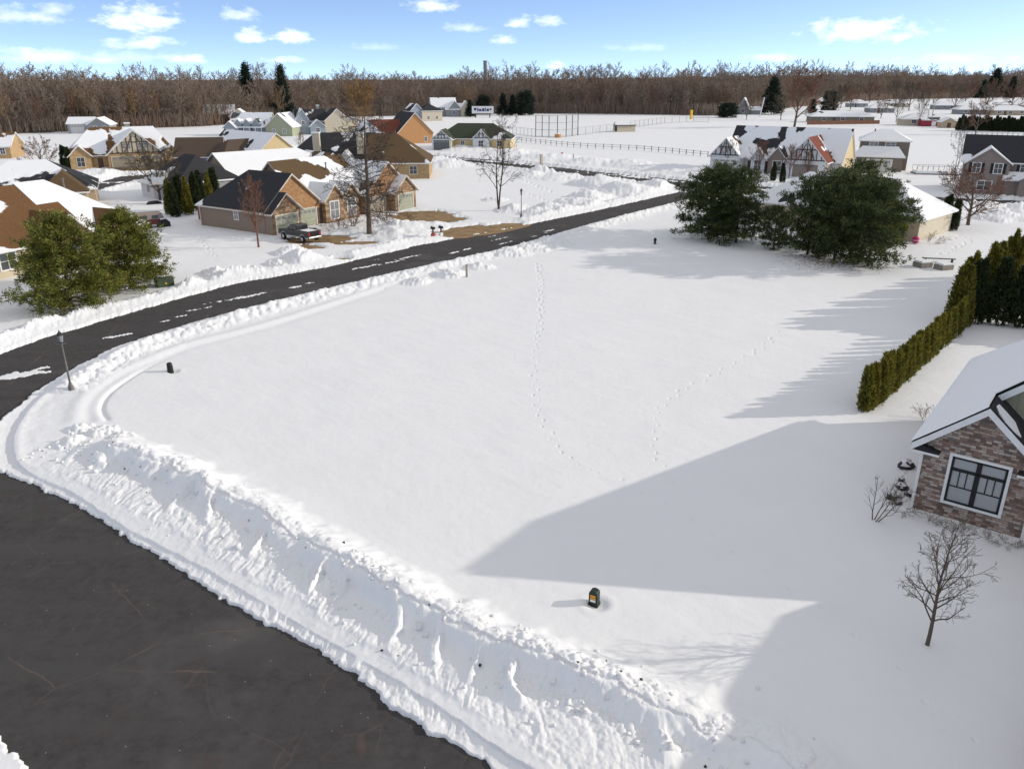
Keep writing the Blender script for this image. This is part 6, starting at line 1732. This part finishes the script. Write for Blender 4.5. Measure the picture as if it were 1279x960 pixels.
def red_camper():
    e = empty('camper_trailer', (*at(186, 284), 0), math.radians(35), 'small maroon and grey camper trailer behind the golden pines', 'camper'); e.scale = (.8, .8, .8)
    m = MB(); m.prism([(-2.2, -1, .5), (2.2, -1, .5), (2.4, -1, 1.3), (-2.2, -1, 1.3)], (0, 2, 0)); m.build('lower_body', M['maroon'], e, bevel=.05)
    m = MB(); m.prism([(-2.2, -1, 1.31), (2.4, -1, 1.31), (2.0, -1, 2.35), (-1.9, -1, 2.45)], (0, 2, 0)); m.build('upper_body', M['s_mauve'], e, bevel=.08)
    m = MB(); m.box(-1.2, -.2, -1.03, -1.0, 1.5, 2.0); m.box(.5, 1.4, -1.03, -1.0, 1.5, 2.0); m.build('window', M['glass'], e)
    for y in (-1.0, .85):
        n = 16; m = MB(); m.prism([(.35 * math.cos(2 * math.pi * k / n), y, .35 + .35 * math.sin(2 * math.pi * k / n)) for k in range(n)], (0, .16, 0)); m.build('wheel', M['rubber'], e)
    m = MB(); m.bar((2.2, -.5, .5), (3.4, 0, .5), .1); m.bar((2.2, .5, .5), (3.4, 0, .5), .1); m.build('hitch', M['darkmetal'], e)
red_camper()
def covered(px, py, name, label, cat, l=1.6, w_=.8, h=1.0, snow=True):
    e = empty(name, (*at(px, py), 0), .7, label, cat)
    m = MB(); m.prism([(-l/2, -w_/2, -.1), (l/2, -w_/2, -.1), (l/2 * .9, -w_/2, h * .6), (l * .2, -w_/2, h), (-l * .3, -w_/2, h * .95), (-l/2, -w_/2, h * .5)], (0, w_, 0)); m.build('body', M['black'], e, bevel=.08)
    if snow:
        m = MB(); m.prism([(-l*.3, -w_*.4, h * .95), (l*.2, -w_*.4, h), (l*.15, -w_*.4, h + .14), (-l*.25, -w_*.4, h + .12)], (0, w_ * .8, 0)); m.build('snow_cap', M['roofsnow'], e, bevel=.04)
covered(205, 283, 'covered_grill', 'black covered grill beside the camper trailer', 'grill')
covered(193, 255, 'low_bench', 'low dark bench in the snow left of the arborvitae row', 'bench', 2.2, .6, .5, False)
covered(354 + 40, 296, 'trash_bin', 'dark bin beside the duplex garage door', 'bin', .7, .7, 1.1, False)

def hoop():
    e = empty('basketball_hoop', (*at(209, 254), 0), .2, 'basketball hoop on a dark post near the arborvitae row', 'basketball hoop')
    m = MB(); m.bar((0, 0, -.2), (0, 0, 3.3), .14); m.bar((0, 0, 3.2), (-.7, -.5, 3.4), .1); m.build('pole', M['darkmetal'], e)
    m = MB(); m.box(-1.6, .2, -.62, -.56, 2.9, 4.0); m.build('backboard', M['s_white'], e)
    m = MB()
    for k in range(10):
        a0, a1 = 2 * math.pi * k / 10, 2 * math.pi * (k + 1) / 10
        m.bar((-.7 + .23 * math.cos(a0), -.87 + .23 * math.sin(a0), 3.05), (-.7 + .23 * math.cos(a1), -.87 + .23 * math.sin(a1), 3.05), .03)
    m.build('rim', M['orange'], e)
hoop()

def mailboxes():
    for i, (px, py, mt, lb) in enumerate([(541, 297, 'red', 'left of two red-trimmed mailboxes by the snow pile at the driveway'), (551, 296, 'white', 'right, paler of two mailboxes by the snow pile at the driveway')]):
        e = empty('mailbox', (*at(px, py), 0), math.radians(45), lb, 'mailbox')
        m = MB(); m.box(-.07, .07, -.07, .07, -.2, 1.05); m.build('post', M['timber'], e)
        pts = [(-.14, 1.05), (.14, 1.05), (.14, 1.22)] + [(.14 * math.cos(math.pi * k / 6), 1.22 + .12 * math.sin(math.pi * k / 6)) for k in range(1, 6)] + [(-.14, 1.22)]
        m = MB(); m.prism([(x, -.3, z) for x, z in pts], (0, .6, 0)); b = m.build('box', M['black'], e)
        m = MB(); m.prism([(x, -.3, z) for x, z in [(-.13, 1.36), (.13, 1.36), (.08, 1.46), (-.08, 1.46)]], (0, .6, 0)); m.build('snow_cap', M['roofsnow'], b)
        m = MB(); m.box(-.2, .2, -.15, .15, .15, .55); m.build('newspaper_box', M[mt], e)
mailboxes()
# planters and bench on the lawn beyond the hedge
for px, py, lb in ((1152, 333, 'left of two square stone planters topped with snow'), (1178, 336, 'right square stone planter topped with snow, nearer the hedge')):
    e = empty('stone_planter', (*at(px, py), 0), math.radians(18), lb, 'planter')
    m = MB(); m.box(-.72, .72, -.6, .6, -.2, .48); m.build('box', M['concrete'], e, bevel=.03)
    m = MB(); m.box(-.68, .68, -.56, .56, .46, .66); m.build('snow_cap', M['roofsnow'], e, bevel=.08)
e = empty('garden_bench', (*at(1172, 327), 0), math.radians(-12), 'long low wooden bench dusted with snow behind the planters', 'bench')
m = MB(); m.box(-1.6, 1.6, -.2, .2, .32, .40); m.build('seat', M['timber'], e)
m = MB(); m.box(-1.55, 1.55, -.17, .17, .40, .46); m.build('snow_cap', M['roofsnow'], e, bevel=.02)
for x in (-1.3, 1.3):
    m = MB(); m.box(x - .06, x + .06, -.18, .18, -.2, .32); m.build('leg', M['timber'], e)
e = empty('garden_ball', (*at(1143, 304), 0), 0, 'magenta plastic ball against the tan wall corner', 'ball')
b_ = MB(); b_.lathe([(.02, .0)] + [(.42 * math.sin(math.pi * k / 10), .42 - .42 * math.cos(math.pi * k / 10)) for k in range(1, 10)] + [(.02, .84)], 16); b_.build('ball', M['pink'], e, True)
MB().lathe([(.44, .38), (.44, .44)], 16).build('rim', M['white'], e)
T(T_BUSH[0], 1160, 302, 14, 'clipped dark shrub against the tan house end wall', 'shrub', 0, 1.3, 1.6, cat='shrub')

# cedar fence behind the duplex
def panel_fence(name, p, q, h, mat, label, n=4, gap=.0, rail=True):
    L_ = math.dist(p, q); e = empty(name, (*p, 0), math.atan2(q[1] - p[1], q[0] - p[0]), label, 'fence')
    for k in range(n + 1):
        m = MB(); x = L_ * k / n; m.box(x - .07, x + .07, -.07, .07, -.3, h + .12); m.build('post', M[mat], e)
    m = MB(); x = .1; bw = .16
    while x < L_ - .1:
        m.box(x, x + bw - .015, -.03, .0, .05, h); x += bw + gap
    m.build('panel', M[mat], e)
    return e
panel_fence('cedar_fence', at(249, 274), at(262, 280), 2.0, 'cedar', 'rust-coloured cedar fence at the back corner of the duplex', 2)
panel_fence('board_fence', at(1008, 156), at(1098, 155), 1.5, 'cedar', 'long rust board fence in front of the brown ranch house', 12)
def picket():
    p, q = at(1188, 171), at(1330, 174)
    L_ = math.dist(p, q); e = empty('picket_fence', (*p, 0), math.atan2(q[1] - p[1], q[0] - p[0]), 'white post fence below the dark conifer row', 'fence')
    n = 22
    for k in range(n + 1):
        m = MB(); x = L_ * k / n; m.box(x - .15, x + .15, -.15, .15, -.3, 1.6); m.build('post', M['s_white'], e)
    for za, zb in ((1.2, 1.35), (.6, .72)):
        m = MB(); m.box(0, L_, -.05, .05, za, zb); m.build('rail', M['s_white'], e)
picket()
# split-rail fence round the white field
def rail_fence():
    pts = [at(640, 172 + 4), at(720, 184), at(800, 188), at(884, 196)]
    e = empty('rail_fence', (*pts[0], 0), 0, 'low post-and-rail fence across the white field above the cross street', 'fence')
    ox, oy = pts[0]; P = smooth_line(pts, 8); tot = sum(math.dist(a, b) for a, b in zip(P[:-1], P[1:])); n = 30; step = tot / n
    acc = 0; posts = [P[0]]
    for a, b in zip(P[:-1], P[1:]):
        l = math.dist(a, b)
        while acc + l >= step * len(posts) and len(posts) <= n:
            t = (step * len(posts) - acc) / l; posts.append((a[0] + (b[0] - a[0]) * t, a[1] + (b[1] - a[1]) * t))
        acc += l
    for i, (x, y) in enumerate(posts):
        m = MB(); m.box(x - ox - .09, x - ox + .09, y - oy - .09, y - oy + .09, -.3, 1.3); m.build('post', M['galv'], e)
        if i:
            x0, y0 = posts[i - 1]
            for z in (.6, 1.12):
                r = MB(); r.bar((x0 - ox, y0 - oy, z), (x - ox, y - oy, z), .04, .08); r.build('rail', M['galv'], e)
rail_fence()
# ball field
def backstop():
    xs = [(669, 171), (677, 171), (685.5, 171.5), (696, 171.5), (707, 171), (714.5, 170), (721.5, 169)]
    P = [at(*p) for p in xs]; ox, oy = P[3]
    e = empty('backstop', (ox, oy, 0), 0, 'tall chain-link baseball backstop on dark posts in the white field', 'backstop')
    H_ = 6.6; m = MB()
    for x, y in P:
        q = MB(); q.bar((x - ox, y - oy, -.3), (x - ox, y - oy, H_), .22); q.build('post', M['darkmetal'], e)
    for a, b in zip(P[:-1], P[1:]):
        A, B = (a[0] - ox, a[1] - oy), (b[0] - ox, b[1] - oy)
        for z in (.1, H_ / 3, H_ * 2 / 3, H_): m.bar((*A, z), (*B, z), .09)
    for a, b in zip(P[:-1], P[1:]):
        A, B = np.array([a[0] - ox, a[1] - oy]), np.array([b[0] - ox, b[1] - oy])
        for k in range(1, 8):
            c = A + (B - A) * k / 8; m.bar((*c, 0.1), (*c, H_), .012)
        for k in range(1, 22): m.bar((*A, H_ * k / 22), (*B, H_ * k / 22), .012)
    m.build('chain_link', M['galv'], e)
backstop()
def chain_fence(pts, label, n, h=2.4):
    P = [at(*p) for p in pts]; ox, oy = P[0]
    e = empty('chain_link_fence', (ox, oy, 0), 0, label, 'fence'); r = MB(); mesh = MB()
    for a, b in zip(P[:-1], P[1:]):
        k = max(1, int(n * math.dist(a, b) / sum(math.dist(c, d) for c, d in zip(P[:-1], P[1:]))))
        for i in range(k + 1):
            x, y = a[0] + (b[0] - a[0]) * i / k - ox, a[1] + (b[1] - a[1]) * i / k - oy
            q = MB(); q.bar((x, y, -.3), (x, y, h), .10); q.build('post', M['galv'], e)
        for z in (.1, h): mesh.bar((a[0] - ox, a[1] - oy, z), (b[0] - ox, b[1] - oy, z), .07)
        for j in range(1, 10): mesh.bar((a[0] - ox, a[1] - oy, h * j / 10), (b[0] - ox, b[1] - oy, h * j / 10), .012)
    mesh.build('chain_link', M['galv'], e)
chain_fence([(636, 167), (669, 171)], 'chain-link fence running left from the backstop', 7)
chain_fence([(722, 169), (766, 164), (768, 160)], 'chain-link fence between the backstop and the dugout', 10)
chain_fence([(787, 160), (830, 154), (866, 152), (885, 153)], 'chain-link fence running right from the dugout to the foul pole', 14)
def dugout():
    e = empty('dugout', (*at(771, 165), 0), math.radians(18), 'small pale dugout with dark snow-edged roof beside the ball field fence', 'dugout')
    m = MB(); m.box(0, 7, 0, 2.6, -.3, 2.1); m.build('wall', M['s_paletan'], e)
    m = MB(); m.prism([(-.4, -.5, 2.1), (7.3, -.5, 2.1), (7.3, 3.0, 2.1), (-.4, 3.0, 2.1)], (0, 0, .22)); rf = m.build('roof', M['blackframe'], e)
    m = MB(); m.box(-.2, 7.1, -.3, 2.8, 2.32, 2.46); m.build('roof_snow', M['roofsnow'], rf)
    m = MB(); m.box(-.05, 0.0, .4, 2.2, .3, 1.9); m.build('opening', M['black'], e)
dugout()
e = empty('field_drum', (*at(697, 172), 0), 0, 'orange-brown drum at the foot of the backstop', 'drum')
MB().lathe([(1.0, -.2), (1.15, .2), (1.1, .9), (.9, 1.1), (.3, 1.2)], 14).build('drum', M['s_orange'], e)
MB().lathe([(.8, 1.1), (.6, 1.25), (.1, 1.32)], 14).build('snow_cap', M['roofsnow'], e)
def scoreboard():
    e = empty('scoreboard', (*at(603, 147), 0), math.radians(2), 'white scoreboard with dark unreadable letters on two posts by the conifers', 'scoreboard')
    for x in (-3.4, 3.4):
        m = MB(); m.box(x - .25, x + .25, -.25, .25, -.3, 5.0); m.build('post', M['darkmetal'], e)
    m = MB(); m.box(-5.2, 5.2, -.42, -.26, 1.9, 5.2); bd = m.build('board', M['white'], e)
    m = MB()
    for x0, x1, z0, z1 in ((-4.2, -3.0, 3.3, 4.4), (-2.6, -2.0, 2.8, 4.4), (-1.8, -.6, 2.9, 3.9), (-.3, .9, 2.9, 4.2), (1.2, 1.6, 2.8, 4.5), (1.9, 3.0, 2.9, 4.0), (3.3, 4.2, 3.4, 4.2)):
        m.box(x0, x1, -.46, -.42, z0, z1)
    m.build('lettering', M['blue'], bd)
scoreboard()
def tower():
    x, y = at(609, 112); d = 1000.0 / y; 
    X, Y = (608.5 - 639.5) / F_PX * 1100, 1100
    e = empty('water_tower', (X, Y, 0), 0, 'slim grey cylindrical tower rising above the woods on the skyline', 'tower')
    MB().lathe([(2.2, -1), (2.2, 28), (2.5, 30), (2.5, 37), (2.3, 38)], 20).build('shaft', M['s_grey'], e, True)
    MB().lathe([(2.7, 37.4), (2.7, 38.2)], 20).build('rim', M['darkmetal'], e)
tower()
def boat_frame():
    p = at(1144, 218); e = empty('boat_lift', (*p, 0), math.radians(-10), 'low snow-covered pontoon frame with railing on the white field', 'pontoon')
    m = MB(); m.box(0, 8, 0, 3, .2, .7); m.build('deck', M['roofsnow'], e, bevel=.1)
    m = MB()
    for k in range(9): m.bar((k, 0, .7), (k, 0, 1.6), .05); m.bar((k, 3, .7), (k, 3, 1.6), .05)
    for y in (0, 3): m.bar((0, y, 1.6), (8, y, 1.6), .06)
    m.build('railing', M['galv'], e)
    for y in (.4, 2.6):
        q = MB(); q.bar((-.3, y, .1), (8.4, y, .1), .5); q.build('pontoon_tube', M['galv'], e)
boat_frame()
# dug-in things at the wall of the stone house
rng = random.Random(12)
def rock(px, py, r, label, cap=True, z=0):
    bm_ = MB(); me = None
    pr = np.random.default_rng(int(px * 7))
    V = []; n1, n2 = 7, 10
    for i in range(n1 + 1):
        th = math.pi * i / n1
        for j in range(n2):
            a = 2 * math.pi * j / n2; rr = r * (1 + pr.normal() * .17)
            V.append((rr * math.sin(th) * math.cos(a), rr * math.sin(th) * math.sin(a) * .8, rr * .85 * math.cos(th)))
    F = [(i * n2 + j, i * n2 + (j + 1) % n2, (i + 1) * n2 + (j + 1) % n2, (i + 1) * n2 + j) for i in range(n1) for j in range(n2)]
    e = empty('rock', (*at(px, py), z + r * .05), px, label, 'rock')
    link_mesh('stone', np_mesh('stone', V, F, M['rock']), e)
    if cap:
        V2 = [(v[0] * .9, v[1] * .9, v[2] + .05 * r / .4) for v in V]
        c = link_mesh('snow_cap', np_mesh('snow_cap', V2[:n2 * 4], [f for f in F if max(f) < n2 * 4 and (f[0] < n2 * 2 or pr.random() < .6)], M['roofsnow'], smooth=True), e)
for i, (px, py, r, lb) in enumerate([(1131, 583, .42, 'largest dark rock with a snow cap left of the stone house corner'), (1126, 600, .18, 'small round dark rock below the largest one'),
                         (1128, 610, .28, 'dark rock in the snow midway along the stone house side'), (1137, 618, .22, 'small rock by the downspout of the stone house corner'), (1115, 622, .30, 'dark rock among twigs near the small ornamental tree'), (1122, 628, .2, 'lowest little rock in front of the stone house corner')]):
    rock(px, py, r, lb)
def B(px, py, hpx, lb, wide=1.0, k=0):
    T(T_BUSH[k], px, py, hpx, lb, 'bare_shrub', px, 1.3, wide, cat='shrub')
B(1118, 634, 26, 'dark twiggy shrub between the rocks and the ornamental tree', 1.2)
B(1154, 524, 22, 'reddish bare shrub beside the left roof edge of the stone house', 1.0, 1)
for i, (px, py) in enumerate([(1160, 650), (1181, 658), (1205, 664), (1232, 672), (1256, 679), (1271, 684)]):
    T(T_BUSH[i % 2], px, py, 12, ['leftmost', 'second', 'third', 'fourth', 'fifth', 'rightmost'][i] + ' low leafless shrub in the bed along the stone wall', 'low_shrub', i, 1.3, 1.4, cat='shrub', group='low shrubs along the stone wall')
# twig litter under the evergreens
def litter():
    rs = np.random.default_rng(6); seg = []
    for i in range(900):
        px, py = rs.normal(1050, 30), rs.normal(326, 5)
        x, y = at(px, py); a = rs.random() * 6.28; l = rs.uniform(.1, .45)
        seg.append((x, y, .02, x + l * math.cos(a), y + l * math.sin(a), rs.uniform(.02, .25), .018, .01))
    V, F = tubes(seg, 3); tag(link_mesh('twig_litter', np_mesh('twig_litter', V, F, M['bark_gold'])), 'brown twig litter on the snow under the right evergreens', 'litter', kind='stuff')
litter()
# broken clods on the plough bank: dirty ice chunks
def clods():
    rs = np.random.default_rng(16); Vs = []; Fs = []; mi = []; off = 0
    base = np.array([(-1,-1,-1),(1,-1,-1),(1,1,-1),(-1,1,-1),(-1,-1,1),(1,-1,1),(1,1,1),(-1,1,1)], float)
    fq = np.array([(0,3,2,1),(4,5,6,7),(0,1,5,4),(1,2,6,5),(2,3,7,6),(3,0,4,7)])
    C = CREST; n = 260
    xs = []; ys = []
    for i in range(n):
        k = rs.integers(len(C) - 2); t = rs.random(); cx = C[k][0] * (1 - t) + C[k + 1][0] * t; cy = C[k][1] * (1 - t) + C[k + 1][1] * t
        dx, dy = C[k + 1][0] - C[k][0], C[k + 1][1] - C[k][1]; l = math.hypot(dx, dy); o = rs.normal() * 1.0 - .5
        xs.append(cx - dy / l * o); ys.append(cy + dx / l * o)
    xs = np.array(xs); ys = np.array(ys); zs, _ = terrain_height(xs, ys)
    for i in range(n):
        s = abs(rs.normal()) * .03 + .02
        V = (base + rs.normal(size=(8, 3)) * .35) * s * np.array([1, 1, .8]) + np.array([xs[i], ys[i], zs[i] + s * .4])
        Vs.append(V); Fs.append(fq + off); off += 8; mi.append(np.full(6, 1 if (s < .045 and rs.random() < .12) else 0))
    tag(link_mesh('snow_clods', np_mesh('snow_clods', np.concatenate(Vs), np.concatenate(Fs), [M['roofsnow'], M['rock']], np.concatenate(mi))), 'broken snow clods scattered over the plough bank', 'snow clods', kind='stuff')
clods()
